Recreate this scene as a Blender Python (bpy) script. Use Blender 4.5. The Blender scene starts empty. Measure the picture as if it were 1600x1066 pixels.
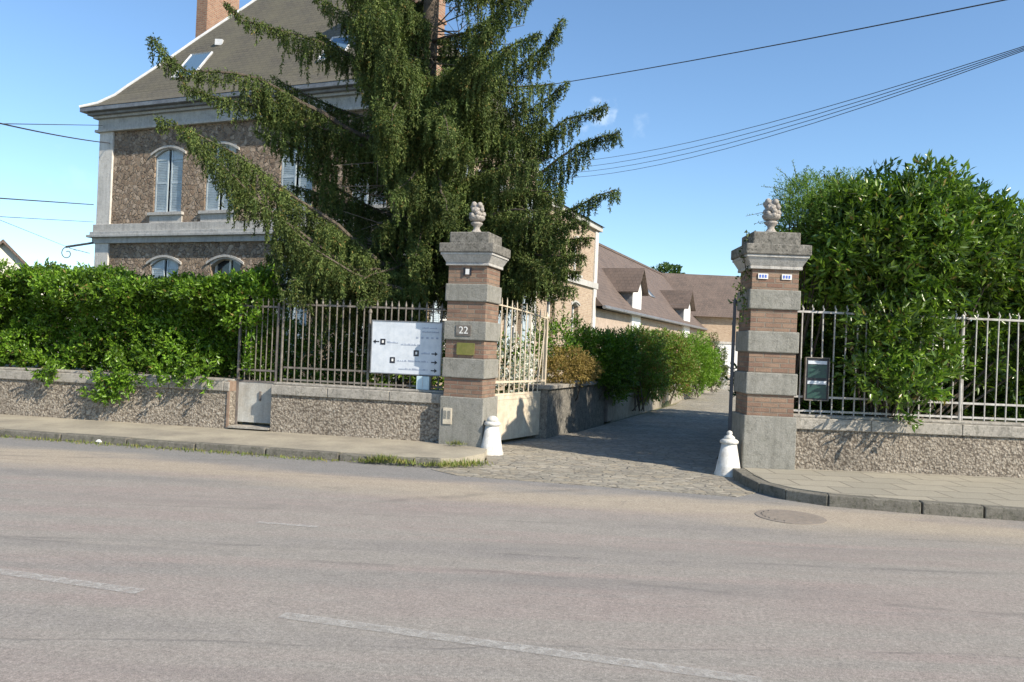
import bpy, math, random
import numpy as np
from mathutils import Vector
R_ = math.radians
rng = np.random.default_rng(7)
random.seed(7)
sc = bpy.context.scene
COL = sc.collection

# ---------------------------------------------------------------- camera, sky, sun, exposure
FPX = 1244.0; ROLL = R_(2.4); PITCH = R_(0.32); EYE = np.array([0, 0, 1.6])
_F = np.array([0, math.cos(PITCH), math.sin(PITCH)])
_Rt = np.array([math.cos(ROLL), 0, math.sin(ROLL)])
_U = np.cross(_Rt, _F); _U /= np.linalg.norm(_U); _Rt = np.cross(_F, _U)
cam = bpy.data.cameras.new('camera'); camo = bpy.data.objects.new('camera', cam); COL.objects.link(camo)
cam.sensor_width = 36; cam.lens = FPX / 1600 * 36; cam.clip_start = 0.05; cam.clip_end = 3000
from mathutils import Matrix
mw = Matrix.Identity(4)
for i in range(3):
    mw[i][0] = _Rt[i]; mw[i][1] = _U[i]; mw[i][2] = -_F[i]; mw[i][3] = EYE[i]
camo.matrix_world = mw
sc.camera = camo

SUN_AZ = R_(53); SUN_EL = R_(36.7)      # azimuth from behind the camera (-Y) towards the right (+X)
sdir = Vector((math.sin(SUN_AZ) * math.cos(SUN_EL), -math.cos(SUN_AZ) * math.cos(SUN_EL), math.sin(SUN_EL)))
w = bpy.data.worlds.new("World"); sc.world = w; w.use_nodes = True
wn = w.node_tree; bg = wn.nodes['Background']
sky = wn.nodes.new('ShaderNodeTexSky'); sky.sky_type = 'NISHITA'; sky.sun_disc = False
sky.sun_elevation = SUN_EL; sky.sun_rotation = math.pi - SUN_AZ
sky.air_density = 1.0; sky.dust_density = 0.25; sky.ozone_density = 3.0; sky.altitude = 50
bg.inputs['Strength'].default_value = 0.125
wn.links.new(sky.outputs[0], bg.inputs['Color'])
sl = bpy.data.lights.new('sun', 'SUN'); so = bpy.data.objects.new('sun', sl); COL.objects.link(so)
sl.energy = 5.0; sl.angle = R_(0.53); sl.color = (1.0, 0.90, 0.75)
so.rotation_euler = sdir.to_track_quat('Z', 'Y').to_euler(); so.location = (20, -20, 30)
sc.view_settings.view_transform = 'Standard'; sc.view_settings.look = 'None'
sc.view_settings.exposure = 0.58; sc.view_settings.gamma = 1.0

def D(u, v, Y):                      # the point at depth Y seen at photo pixel (u, v)
    d = _F + _Rt * (u - 800) / FPX + _U * (533 - v) / FPX
    return EYE + d * Y / d[1]

# ---------------------------------------------------------------- object helpers
BASE = {}
def tag(o, label=None, cat=None, group=None, kind=None):
    if label: o['label'] = label
    if cat: o['category'] = cat
    if group: o['group'] = group
    if kind: o['kind'] = kind
    return o
def thing(name, loc, label, cat, group=None):
    o = bpy.data.objects.new(name, None); COL.objects.link(o); o.location = loc
    o.empty_display_size = 0.2
    BASE[o.name] = np.array(loc, float)
    return tag(o, label, cat, group)
def link_mesh(name, me, mat, parent, base):
    o = bpy.data.objects.new(name, me); COL.objects.link(o)
    me.materials.append(mat)
    if parent is not None: o.parent = parent
    else: o.location = base
    BASE[o.name] = np.array(base, float)
    return o
def raw_mesh(name, V, F, mat, parent=None, loc=None, uv=True, smooth=False):
    base = BASE[parent.name] if parent is not None else np.array(loc if loc is not None else (0, 0, 0), float)
    V = np.asarray(V, float)
    me = bpy.data.meshes.new(name)
    me.from_pydata((V - base).tolist(), [], F)
    me.update()
    if uv:
        l = me.uv_layers.new(name='UV'); data = np.zeros((len(me.loops), 2))
        for p in me.polygons:
            n = p.normal
            if abs(n.z) > 0.75: t = np.array([1, 0, 0]); b = np.array([0, 1, 0])
            else:
                h = math.hypot(n.x, n.y) or 1; t = np.array([-n.y / h, n.x / h, 0])
                b = np.cross(np.array(n), t)
            for li in p.loop_indices:
                q = V[me.loops[li].vertex_index]; data[li] = (q @ t, q @ b)
        l.data.foreach_set('uv', data.ravel())
    if smooth: me.polygons.foreach_set('use_smooth', [True] * len(me.polygons))
    return link_mesh(name, me, mat, parent, base)
class MB:
    def __init__(s): s.v = []; s.f = []; s.sm = False
    def add(s, vs, fs):
        k = len(s.v); s.v += [tuple(map(float, q)) for q in vs]; s.f += [tuple(i + k for i in f) for f in fs]; return s
    def hexa(s, c):                 # 8 corners: bottom 4 ccw, top 4 ccw
        return s.add(c, [(3, 2, 1, 0), (4, 5, 6, 7), (0, 1, 5, 4), (1, 2, 6, 5), (2, 3, 7, 6), (3, 0, 4, 7)])
    def box(s, x0, x1, y0, y1, z0, z1):
        return s.hexa([(x0, y0, z0), (x1, y0, z0), (x1, y1, z0), (x0, y1, z0), (x0, y0, z1), (x1, y0, z1), (x1, y1, z1), (x0, y1, z1)])
    def fb(s, fr, s0, s1, d0, d1, z0, z1):      # box in a wall frame: s along, d outwards
        P = fr.p
        return s.hexa([P(s0, d1, z0), P(s1, d1, z0), P(s1, d0, z0), P(s0, d0, z0), P(s0, d1, z1), P(s1, d1, z1), P(s1, d0, z1), P(s0, d0, z1)])
    def taper(s, fr, s0, s1, d0, d1, z0, z1, e):   # box that widens by e towards the top
        P = fr.p
        return s.hexa([P(s0, d1, z0), P(s1, d1, z0), P(s1, d0, z0), P(s0, d0, z0), P(s0 - e, d1 + e, z1), P(s1 + e, d1 + e, z1), P(s1 + e, d0 - e, z1), P(s0 - e, d0 - e, z1)])
    def tube(s, pts, r, n=6, cap=True):
        pts = [np.array(p, float) for p in pts]; m = len(pts)
        rr = r if hasattr(r, '__len__') else [r] * m
        vs = []; prev = None
        for i, p in enumerate(pts):
            t = pts[min(i + 1, m - 1)] - pts[max(i - 1, 0)]; t /= (np.linalg.norm(t) + 1e-9)
            a = prev if prev is not None else (np.array([0, 0, 1.]) if abs(t[2]) < .9 else np.array([1., 0, 0]))
            a = a - t * (a @ t); a /= np.linalg.norm(a); prev = a; b = np.cross(t, a)
            for k in range(n):
                an = 2 * math.pi * k / n; vs.append(p + rr[i] * (math.cos(an) * a + math.sin(an) * b))
        fs = [(i * n + k, i * n + (k + 1) % n, (i + 1) * n + (k + 1) % n, (i + 1) * n + k) for i in range(m - 1) for k in range(n)]
        if cap: fs += [tuple(range(n - 1, -1, -1)), tuple((m - 1) * n + k for k in range(n))]
        return s.add(vs, fs)
    def lathe(s, c, prof, n=24, sq=None):
        vs = []
        for r, z in prof:
            for k in range(n):
                an = 2 * math.pi * (k + .5) / n; vs.append((c[0] + r * math.cos(an), c[1] + r * math.sin(an), c[2] + z))
        m = len(prof)
        fs = [(i * n + k, i * n + (k + 1) % n, (i + 1) * n + (k + 1) % n, (i + 1) * n + k) for i in range(m - 1) for k in range(n)]
        fs += [tuple(range(n - 1, -1, -1)), tuple((m - 1) * n + k for k in range(n))]
        return s.add(vs, fs)
    def prism(s, poly, z0, z1):
        n = len(poly)
        return s.add([(x, y, z0) for x, y in poly] + [(x, y, z1) for x, y in poly],
                     [tuple(range(n - 1, -1, -1)), tuple(range(n, 2 * n))] + [(i, (i + 1) % n, n + (i + 1) % n, n + i) for i in range(n)])
    def fprism(s, fr, poly, d0, d1):            # polygon (s,z) in wall frame extruded d0..d1
        n = len(poly)
        return s.add([fr.p(a, d1, z) for a, z in poly] + [fr.p(a, d0, z) for a, z in poly],
                     [tuple(range(n)), tuple(range(2 * n - 1, n - 1, -1))] + [((i + 1) % n, i, n + i, n + (i + 1) % n) for i in range(n)])
    def build(s, name, mat, parent=None, loc=None, bevel=0, smooth=False):
        if parent is None and loc is None:
            a = np.array(s.v); loc = (float(a[:, 0].mean()), float(a[:, 1].mean()), float(a[:, 2].min()))
        o = raw_mesh(name, s.v, s.f, mat, parent, loc, smooth=smooth)
        if bevel:
            b = o.modifiers.new('bevel', 'BEVEL'); b.width = bevel; b.segments = 2; b.limit_method = 'ANGLE'
        return o
class Fr:
    def __init__(s, o, deg):
        s.o = np.array(o, float); a = R_(deg); s.deg = deg
        s.a = np.array([math.cos(a), math.sin(a)]); s.n = np.array([math.sin(a), -math.cos(a)])
    def p(s, t, d, z):
        q = s.o + s.a * t + s.n * d; return (q[0], q[1], z)
def dup(o, parent, off):
    c = o.copy(); COL.objects.link(c)
    if parent: c.parent = parent
    c.location = Vector(o.location) + Vector(off); return c

# ---------------------------------------------------------------- material helpers
class NT:
    def __init__(s, name):
        s.m = bpy.data.materials.new(name); s.m.use_nodes = True; s.t = s.m.node_tree; s.b = s.t.nodes['Principled BSDF']
        s.out = s.t.nodes['Material Output']
    def n(s, ty, **kw):
        x = s.t.nodes.new('ShaderNode' + ty)
        for k, v in kw.items():
            if k in x.inputs: s.set(x.inputs[k], v)
            elif hasattr(x, k): setattr(x, k, v)
            else: s.set(x.inputs[k.replace('_', ' ')], v)
        return x
    def set(s, i, v):
        if isinstance(v, bpy.types.NodeSocket): s.t.links.new(v, i)
        elif isinstance(v, bpy.types.Node): s.t.links.new(v.outputs[0], i)
        else:
            if i.type == 'RGBA' and len(v) == 3: v = (*v, 1)
            i.default_value = v
    def coord(s, kind='UV', scale=(1, 1, 1), rot=0):
        c = s.n('TexCoord'); mp = s.n('Mapping'); s.set(mp.inputs['Vector'], c.outputs[kind]); mp.inputs['Scale'].default_value = scale
        mp.inputs['Rotation'].default_value = (0, 0, rot)
        return mp.outputs[0]
    def noise(s, vec, scale, detail=4, rough=.6, dist=0):
        x = s.n('TexNoise'); s.set(x.inputs['Vector'], vec); x.inputs['Scale'].default_value = scale
        x.inputs['Detail'].default_value = detail; x.inputs['Roughness'].default_value = rough; x.inputs['Distortion'].default_value = dist
        return x.outputs['Fac']
    def ramp(s, fac, stops):
        x = s.n('ValToRGB'); s.set(x.inputs[0], fac); e = x.color_ramp.elements
        while len(e) < len(stops): e.new(.5)
        for k, (p, c) in enumerate(stops):
            e[k].position = p; e[k].color = (*c, 1) if not isinstance(c, (int, float)) else (c, c, c, 1)
        return x.outputs[0]
    def mix(s, f, a, b, mode='MIX'):
        x = s.n('Mix'); x.data_type = 'RGBA'; x.blend_type = mode
        s.set(x.inputs[0], f); s.set(x.inputs[6], a); s.set(x.inputs[7], b); return x.outputs[2]
    def math(s, op, a, b=0.5):
        x = s.n('Math'); x.operation = op; s.set(x.inputs[0], a); s.set(x.inputs[1], b); return x.outputs[0]
    def fin(s, col, rough=.8, height=None, dist=.01, strength=1.0, spec=None, metal=None):
        s.set(s.b.inputs['Base Color'], col); s.set(s.b.inputs['Roughness'], rough)
        if spec is not None: s.b.inputs['Specular IOR Level'].default_value = spec
        if metal: s.b.inputs['Metallic'].default_value = metal
        if height is not None:
            bm = s.n('Bump'); bm.inputs['Distance'].default_value = dist; bm.inputs['Strength'].default_value = strength
            s.set(bm.inputs['Height'], height); s.set(s.b.inputs['Normal'], bm.outputs[0])
        return s.m

def plain(name, c1, c2=None, sc_=3, rough=.7, bump=.003, bs=40, coord='Object', streak=0, metal=None, spec=None):
    t = NT(name); v = t.coord(coord)
    c2 = c2 or tuple(x * .7 for x in c1)
    f = t.noise(v, sc_, 6, .65)
    col = t.mix(t.ramp(f, [(.35, 0), (.68, 1)]), c1, c2)
    if streak:
        vs = t.coord(coord, (8, 8, .5)); f2 = t.noise(vs, 1.6, 5, .7)
        col = t.mix(t.math('MULTIPLY', t.ramp(f2, [(.45, 0), (.7, 1)]), streak), col, tuple(x * .5 for x in c1))
    f3 = t.noise(v, bs, 4, .7)
    col = t.mix(.25, col, t.ramp(f3, [(.3, .2), (.7, .8)]), 'OVERLAY')
    return t.fin(col, rough, f3, bump, 1, spec, metal)
def stone(name, c1, c2, lich=(.09, .085, .07), amt=.5, sc_=5):
    t = NT(name); v = t.coord('Object')
    col = t.mix(t.ramp(t.noise(v, sc_, 6, .7), [(.3, 0), (.7, 1)]), c1, c2)
    l = t.ramp(t.noise(v, sc_ * 3.3, 8, .75), [(.5, 0), (.62, 1)])
    col = t.mix(t.math('MULTIPLY', l, amt), col, lich)
    vs = t.coord('Object', (7, 7, .7)); f2 = t.noise(vs, 1.6, 5, .7)
    col = t.mix(t.math('MULTIPLY', t.ramp(f2, [(.48, 0), (.72, 1)]), .45), col, tuple(x * .45 for x in c2))
    h = t.noise(v, 60, 5, .7)
    col = t.mix(.35, col, t.ramp(h, [(.3, .15), (.7, .85)]), 'OVERLAY')
    return t.fin(col, .9, t.math('ADD', h, t.math('MULTIPLY', l, -.4)), .006)
def bricks(name, c1, c2, mortar, bw=.22, bh=.065, mo=.012, bump=.006, wash=None):
    t = NT(name); v = t.coord('UV')
    wob = t.noise(v, 14, 3); vv = t.n('VectorMath'); vv.operation = 'ADD'; t.set(vv.inputs[0], v)
    s2 = t.n('VectorMath'); s2.operation = 'SCALE'; t.set(s2.inputs[0], wob); s2.inputs['Scale'].default_value = .008; t.set(vv.inputs[1], s2.outputs[0])
    b = t.n('TexBrick'); t.set(b.inputs['Vector'], vv.outputs[0]); b.inputs['Scale'].default_value = 1
    b.inputs['Brick Width'].default_value = bw; b.inputs['Row Height'].default_value = bh; b.inputs['Mortar Size'].default_value = mo
    b.inputs['Mortar Smooth'].default_value = .3
    t.set(b.inputs['Color1'], c1); t.set(b.inputs['Color2'], c2); t.set(b.inputs['Mortar'], mortar)
    f = t.noise(v, 5, 6, .7)
    col = t.mix(t.ramp(f, [(.45, 0), (.75, .6)]), b.outputs['Color'], wash or tuple(x * .45 for x in c1))
    h = t.noise(v, 70, 4, .7)
    col = t.mix(.4, col, t.ramp(h, [(.3, .2), (.7, .8)]), 'OVERLAY')
    hh = t.math('SUBTRACT', t.math('MULTIPLY', h, .4), b.outputs['Fac'])
    return t.fin(col, .9, hh, bump)
def rubble(name, stones, mortar, scale, bump=.02, m0=.02, m1=.09, flat=1.0):
    t = NT(name); v = t.coord('UV', (1, flat, 1))
    wob = t.noise(v, scale * .8, 3); vv = t.n('VectorMath'); vv.operation = 'ADD'; t.set(vv.inputs[0], v)
    s2 = t.n('VectorMath'); s2.operation = 'SCALE'; nz = t.n('TexNoise'); t.set(nz.inputs['Vector'], v); nz.inputs['Scale'].default_value = scale * .9
    t.set(s2.inputs[0], nz.outputs['Color']); s2.inputs['Scale'].default_value = .55 / scale; t.set(vv.inputs[1], s2.outputs[0])
    e = t.n('TexVoronoi'); e.feature = 'DISTANCE_TO_EDGE'; t.set(e.inputs['Vector'], vv.outputs[0]); e.inputs['Scale'].default_value = scale
    c = t.n('TexVoronoi'); t.set(c.inputs['Vector'], vv.outputs[0]); c.inputs['Scale'].default_value = scale
    sp = t.n('SeparateColor'); t.set(sp.inputs[0], c.outputs['Color'])
    k = len(stones); col = t.ramp(sp.outputs[0], [((i + .5) / k, s_) for i, s_ in enumerate(stones)])
    g = t.ramp(e.outputs['Distance'], [(m0, 0), (m1, 1)])
    col = t.mix(g, mortar, col)
    n1 = t.noise(v, scale * 5, 5, .7); n0 = t.noise(v, .7, 4)
    col = t.mix(.5, col, t.ramp(n1, [(.3, .15), (.7, .85)]), 'OVERLAY')
    col = t.mix(.3, col, t.ramp(n0, [(.3, .25), (.7, .75)]), 'OVERLAY')
    h = t.math('ADD', t.math('MULTIPLY', g, sp.outputs[1]), t.math('MULTIPLY', n1, .5))
    return t.fin(col, .92, h, bump)
def roughcast(name, cols, scale, bump):
    t = NT(name); v = t.coord('Object'); n1 = t.noise(v, scale, 4, .7, .6); n2 = t.noise(v, scale * 3, 4, .7); n0 = t.noise(v, 1.1, 5, .6)
    vo = t.n('TexVoronoi'); t.set(vo.inputs['Vector'], v); vo.inputs['Scale'].default_value = scale * 1.3
    h = t.math('SUBTRACT', t.math('ADD', t.math('MULTIPLY', n1, .7), t.math('MULTIPLY', n2, .35)), t.math('MULTIPLY', vo.outputs['Distance'], .35))
    col = t.ramp(h, [(.22 + .14 * i, c) for i, c in enumerate(cols)])
    sp_ = t.n('SeparateColor'); t.set(sp_.inputs[0], vo.outputs['Color'])
    col = t.mix(.35, col, t.ramp(sp_.outputs[0], [(0, .25), (1, .75)]), 'OVERLAY')
    col = t.mix(.45, col, t.ramp(n0, [(.3, .25), (.7, .75)]), 'OVERLAY')
    return t.fin(col, .95, h, bump)
def leafmat(name, cols, trans=.3, rough=.45, spec=.4, big=.6):
    t = NT(name); v = t.coord('Object')
    g = t.n('NewGeometry'); ri = g.outputs['Random Per Island']
    c = t.ramp(ri, [(i / (len(cols) - 1) if len(cols) > 1 else 0, q) for i, q in enumerate(cols)])
    c = t.mix(t.ramp(ri, [(.018, .85), (.026, 0)]), c, (.26, .19, .06))
    nb = t.noise(v, 1.3, 3); c = t.mix(big, c, t.ramp(nb, [(.32, .22), (.68, .72)]), 'OVERLAY')
    t.fin(c, rough, None, spec=spec)
    tr = t.n('BsdfTranslucent'); tc = t.mix(1, c, (1.0, 1.15, .45), 'MULTIPLY'); t.set(tr.inputs['Color'], tc)
    ms = t.n('MixShader'); ms.inputs[0].default_value = trans; t.t.links.new(t.b.outputs[0], ms.inputs[1]); t.t.links.new(tr.outputs[0], ms.inputs[2])
    t.t.links.new(ms.outputs[0], t.out.inputs['Surface']); return t.m
def glassmat(name, c=(.03, .04, .05)):
    t = NT(name); v = t.coord('Object'); return t.fin(c, .08, t.noise(v, 2, 2), .004, spec=.8)

def asphalt():
    t = NT('asphalt'); v = t.coord('Object', (1, 1, 1), R_(11)); st = t.coord('Object', (.06, .9, 1), R_(11))
    big = t.noise(st, 1.5, 5, .6, .3); pat = t.noise(v, .55, 6, .6)
    col = t.ramp(big, [(.34, (.235, .218, .198)), (.44, (.285, .240, .215)), (.54, (.275, .252, .222)), (.66, (.23, .213, .195))])
    col = t.mix(t.ramp(pat, [(.4, 0), (.7, .7)]), col, (.29, .268, .235))
    # dusty pale band beside the kerb and darker newer strip in the gutter (real colour bands of the worn surface)
    sx = t.n('SeparateXYZ'); t.set(sx.inputs[0], t.coord('Object', (1, 1, 1), R_(10.5)))
    yy = t.math('ADD', sx.outputs[1], t.math('MULTIPLY', t.math('SUBTRACT', t.noise(t.coord('Object', (.25, .8, 1), R_(10.5)), 1.2, 4), .5), 1.6))
    band = t.ramp(t.math('MULTIPLY', yy, .1), [(.30, 0), (.77, 0), (.825, .8), (.87, .8), (.915, 0)])
    col = t.mix(band, col, (.37, .315, .24))
    gut = t.ramp(t.math('MULTIPLY', yy, .1), [(.88, 0), (.92, .85)])
    col = t.mix(gut, col, (.21, .205, .195))
    vo = t.n('TexVoronoi'); t.set(vo.inputs['Vector'], v); vo.inputs['Scale'].default_value = 75
    ag = t.ramp(t.noise(v, 120, 3, .8), [(.35, .22), (.65, .78)])
    col = t.mix(.55, col, ag, 'OVERLAY')
    spk = t.ramp(vo.outputs['Distance'], [(.08, 1), (.16, 0)])
    sel = t.n('SeparateColor'); t.set(sel.inputs[0], vo.outputs['Color'])
    spk = t.math('MULTIPLY', spk, t.ramp(sel.outputs[0], [(.8, 0), (.84, .8)]))
    col = t.mix(spk, col, (.5, .48, .44))
    mid = t.ramp(t.noise(v, 6, 9, .8), [(.32, .33), (.68, .67)]); col = t.mix(.35, col, mid, 'OVERLAY')
    gr = t.ramp(t.noise(v, 38, 6, .85), [(.33, .15), (.67, .85)]); col = t.mix(.55, col, gr, 'OVERLAY')
    # short pale scuffs
    sv = t.coord('Object', (2.2, 3.2, 1), R_(11)); scf = t.math('MULTIPLY', t.ramp(t.noise(sv, 1.6, 9, .85), [(.56, 0), (.68, .5)]), t.ramp(t.noise(v, .7, 3), [(.42, 0), (.6, 1)]))
    col = t.mix(scf, col, (.42, .40, .36))
    cr = t.n('TexVoronoi'); cr.feature = 'DISTANCE_TO_EDGE'
    nz = t.n('TexNoise'); t.set(nz.inputs['Vector'], v); nz.inputs['Scale'].default_value = 2.5; nz.inputs['Detail'].default_value = 6
    va = t.n('VectorMath'); va.operation = 'ADD'; t.set(va.inputs[0], v); t.set(va.inputs[1], nz.outputs['Color'])
    t.set(cr.inputs['Vector'], va.outputs[0]); cr.inputs['Scale'].default_value = .28
    ck = t.math('MULTIPLY', t.ramp(cr.outputs['Distance'], [(.0, 1), (.008, 0)]), t.ramp(t.noise(v, .8, 2), [(.56, 0), (.66, .3)]))
    col = t.mix(ck, col, (.10, .095, .09))
    # long wandering lengthwise seams and a few darker patches of old repair
    lv = t.coord('Object', (.045, .42, 1), R_(12)); ln = t.n('TexNoise'); t.set(ln.inputs['Vector'], t.coord('Object', (.5, .5, 1))); ln.inputs['Scale'].default_value = 1.5; ln.inputs['Detail'].default_value = 6
    l2 = t.n('VectorMath'); l2.operation = 'MULTIPLY_ADD'; t.set(l2.inputs[0], ln.outputs['Color']); l2.inputs[1].default_value = (.10, .10, 0); t.set(l2.inputs[2], lv)
    le = t.n('TexVoronoi'); le.feature = 'DISTANCE_TO_EDGE'; t.set(le.inputs['Vector'], l2.outputs[0]); le.inputs['Scale'].default_value = 1.5
    sk = t.math('MULTIPLY', t.ramp(le.outputs['Distance'], [(0, 1), (.012, 0)]), t.ramp(t.noise(v, 1.4, 4), [(.42, 0), (.56, .42)]))
    col = t.mix(sk, col, (.13, .12, .11))
    lw_ = t.ramp(t.noise(t.coord('Object', (.12, 1.4, 1), R_(11)), 1.1, 5, .6), [(.55, 0), (.68, .35)]); col = t.mix(lw_, col, (.19, .178, .165))
    h = t.math('ADD', t.noise(v, 130, 3, .8), t.math('MULTIPLY', t.math('ADD', ck, sk), -1.5))
    return t.fin(col, .85, h, .006, .8, spec=.35)

def tiles(name, c1, c2, bw=.2, bh=.16, moss=None):
    t = NT(name); v = t.coord('UV')
    b = t.n('TexBrick'); t.set(b.inputs['Vector'], v); b.inputs['Scale'].default_value = 1
    b.inputs['Brick Width'].default_value = bw; b.inputs['Row Height'].default_value = bh; b.inputs['Mortar Size'].default_value = .008
    t.set(b.inputs['Color1'], c1); t.set(b.inputs['Color2'], c2); t.set(b.inputs['Mortar'], tuple(x * .45 for x in c1))
    f = t.noise(v, .9, 6, .65); col = t.mix(t.ramp(f, [(.4, 0), (.7, .7)]), b.outputs['Color'], moss or tuple(x * 1.4 for x in c2))
    n = t.noise(v, 30, 4, .7); col = t.mix(.4, col, t.ramp(n, [(.3, .25), (.7, .75)]), 'OVERLAY')
    return t.fin(col, .8, t.math('SUBTRACT', t.math('MULTIPLY', n, .3), b.outputs['Fac']), .01)

M = {}
M['asphalt'] = asphalt()
M['soil'] = plain('soil', (.10, .08, .05), (.06, .09, .03), 1.2, .95, .02, 12)
M['far_ground'] = plain('far_ground', (.16, .15, .08), (.10, .13, .05), .3, .95, .02, 5)
M['pavement'] = plain('pavement', (.37, .33, .25), (.235, .21, .165), 1.6, .9, .008, 45)
M['paving_slab'] = bricks('paving_slab', (.33, .30, .235), (.27, .25, .20), (.17, .15, .12), .62, .42, .012, .004, (.24, .22, .17))
M['kerb'] = stone('kerb', (.21, .195, .16), (.12, .11, .09), (.05, .055, .03), .6)
M['cobble'] = rubble('cobble', [(.27, .25, .20), (.36, .325, .26), (.23, .215, .18), (.32, .28, .21)], (.17, .15, .12), 6.5, .016, .0, .10, 1.7)
M['yard'] = plain('yard', (.42, .37, .28), (.34, .30, .23), 1.5, .95, .01, 30)
M['pebble'] = roughcast('roughcast_render', [(.17, .14, .11), (.36, .31, .25), (.47, .42, .35), (.62, .57, .49)], 22, .09)
M['coping'] = stone('coping', (.40, .37, .32), (.27, .25, .22), (.10, .10, .08), .55)
M['dstone'] = stone('dressed_stone', (.29, .28, .25), (.22, .215, .185), (.15, .145, .12), .4, 4)
M['capstone'] = stone('weathered_capstone', (.29, .27, .235), (.11, .105, .09), (.045, .045, .035), .85, 9)
M['urnstone'] = stone('urn_stone', (.48, .44, .39), (.30, .27, .24), (.09, .08, .07), .5, 14)
M['brick'] = bricks('brick', (.20, .115, .082), (.285, .19, .13), (.22, .18, .14), .22, .066, .010, .012, (.11, .08, .06))
M['chbrick'] = bricks('chimney_brick', (.27, .135, .085), (.36, .20, .125), (.33, .27, .20), .22, .07, .012, .008, (.17, .09, .06))
M['facade'] = rubble('facade_stone', [(.27, .19, .13), (.36, .27, .19), (.18, .13, .095), (.48, .38, .29), (.30, .22, .155)], (.30, .24, .18), 8, .09, .0, .14)
M['sidewall'] = bricks('warm_brick', (.34, .235, .16), (.45, .345, .245), (.44, .37, .28), .22, .075, .012, .006, (.26, .18, .13))
M['render'] = stone('render_trim', (.52, .50, .46), (.40, .385, .36), (.25, .24, .21), .35, 2.5)
M['frieze'] = stone('frieze', (.46, .46, .44), (.36, .36, .35), (.20, .20, .18), .4, 2)
M['slate'] = tiles('slate_roof', (.115, .103, .075), (.095, .085, .066), .22, .13, (.145, .13, .085))
M['paleiron'] = plain('pale_iron', (.52, .50, .47), (.28, .26, .23), 9, .55, .002, 60, metal=.1)
M['tile'] = tiles('clay_tile', (.135, .098, .078), (.10, .076, .062), .22, .24, (.17, .125, .10))
M['zinc'] = plain('zinc', (.24, .25, .26), (.14, .14, .15), 4, .5, .002, 20, metal=.3)
M['white'] = plain('white_paint', (.80, .79, .76), (.70, .69, .66), 6, .5, .002, 40)
M['flash'] = plain('white_flashing', (.60, .61, .62), (.46, .47, .48), 5, .5, .002, 30)
M['shutter'] = plain('shutter_paint', (.48, .55, .58), (.36, .42, .46), 5, .6, .003, 30)
M['glass'] = glassmat('window_glass')
M['bluglass'] = glassmat('blue_glass', (.10, .17, .25))
M['iron'] = plain('weathered_iron', (.24, .215, .185), (.09, .075, .062), 9, .6, .002, 60, metal=.1)
M['dark_iron'] = plain('dark_iron', (.10, .09, .085), (.20, .17, .15), 9, .6, .002, 60)
M['gatepaint'] = plain('cream_gate_paint', (.66, .59, .46), (.52, .43, .32), 7, .6, .002, 50, streak=.35)
M['panel'] = plain('weathered_panel', (.46, .46, .43), (.34, .31, .26), 3.5, .6, .003, 40, streak=.5)
M['shadegate'] = plain('shaded_gate', (.12, .12, .13), (.08, .08, .085), 7, .6, .002, 50)  # right leaf: shade from the hedge is put into the colour
M['sign'] = plain('sign_white', (.60, .64, .69), (.54, .58, .62), 2, .35, .0005, 10, streak=.12)
M['black'] = plain('black_print', (.015, .015, .02), (.02, .02, .03), 5, .5, .0005, 10)
M['greyprint'] = plain('grey_print', (.30, .34, .42), (.38, .42, .50), 60, .5, .0005, 10)
M['brass'] = plain('tarnished_brass', (.20, .20, .045), (.28, .24, .08), 9, .4, .001, 30, metal=.4)
M['bollard'] = plain('limewash', (.74, .73, .69), (.46, .43, .37), 7, .85, .008, 22, streak=.35)
M['green'] = plain('green_poster', (.02, .075, .055), (.012, .03, .035), 20, .4, .001, 10)
M['paleblue'] = plain('pale_blue_panel', (.48, .62, .68), (.40, .52, .58), 4, .4, .001, 20)
M['bark'] = plain('bark', (.12, .095, .07), (.06, .048, .038), 8, .95, .02, 25)
M['deadtwig'] = plain('dead_twig', (.26, .22, .17), (.15, .12, .09), 8, .9, .005, 40)
M['spruce'] = leafmat('spruce_needles', [(.038, .066, .018), (.072, .110, .027), (.145, .180, .050), (.056, .090, .023)], .18, .6, .2, .85)
M['laurel'] = leafmat('laurel_leaf', [(.035, .080, .012), (.10, .18, .022), (.22, .33, .045), (.06, .12, .018), (.13, .22, .03)], .28, .30, .5, .8)
M['hedge'] = leafmat('hedge_leaf', [(.04, .09, .010), (.10, .20, .018), (.19, .33, .03), (.065, .13, .014)], .28, .36, .4, .75)
M['fine'] = leafmat('fine_leaf', [(.10, .19, .035), (.15, .25, .05), (.20, .29, .08)], .35, .5, .3, .4)
M['photinia'] = leafmat('photinia_leaf', [(.10, .19, .03), (.17, .30, .04), (.22, .34, .06), (.34, .14, .08)], .3, .4, .4, .4)
M['greenbush'] = leafmat('lime_leaf', [(.12, .23, .02), (.18, .33, .03), (.25, .38, .05)], .34, .45, .4, .4)
M['golden'] = leafmat('golden_leaf', [(.30, .22, .06), (.38, .29, .10), (.25, .16, .06)], .3, .6, .3, .4)
M['flower'] = leafmat('white_petal', [(.75, .75, .78), (.82, .82, .80)], .3, .6, .3, .1)
M['far_tree'] = leafmat('far_tree_leaf', [(.05, .10, .02), (.08, .14, .03)], .25, .6, .3, .5)
M['grass'] = leafmat('grass_blade', [(.10, .16, .03), (.18, .22, .05), (.30, .26, .10)], .3, .6, .3, .4)
M['plaster'] = plain('cream_plaster', (.72, .70, .62), (.64, .61, .52), 2, .9, .004, 20)
M['cable'] = plain('cable', (.03, .03, .035), (.05, .05, .05), 5, .7, .001, 20)
M['coveriron'] = plain('cover_iron', (.26, .22, .18), (.20, .175, .15), 14, .8, .004, 60)
M['rust'] = plain('rusty_iron', (.20, .13, .09), (.28, .21, .16), 14, .8, .004, 60)

def struct(o): return tag(o, kind='structure')

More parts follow.
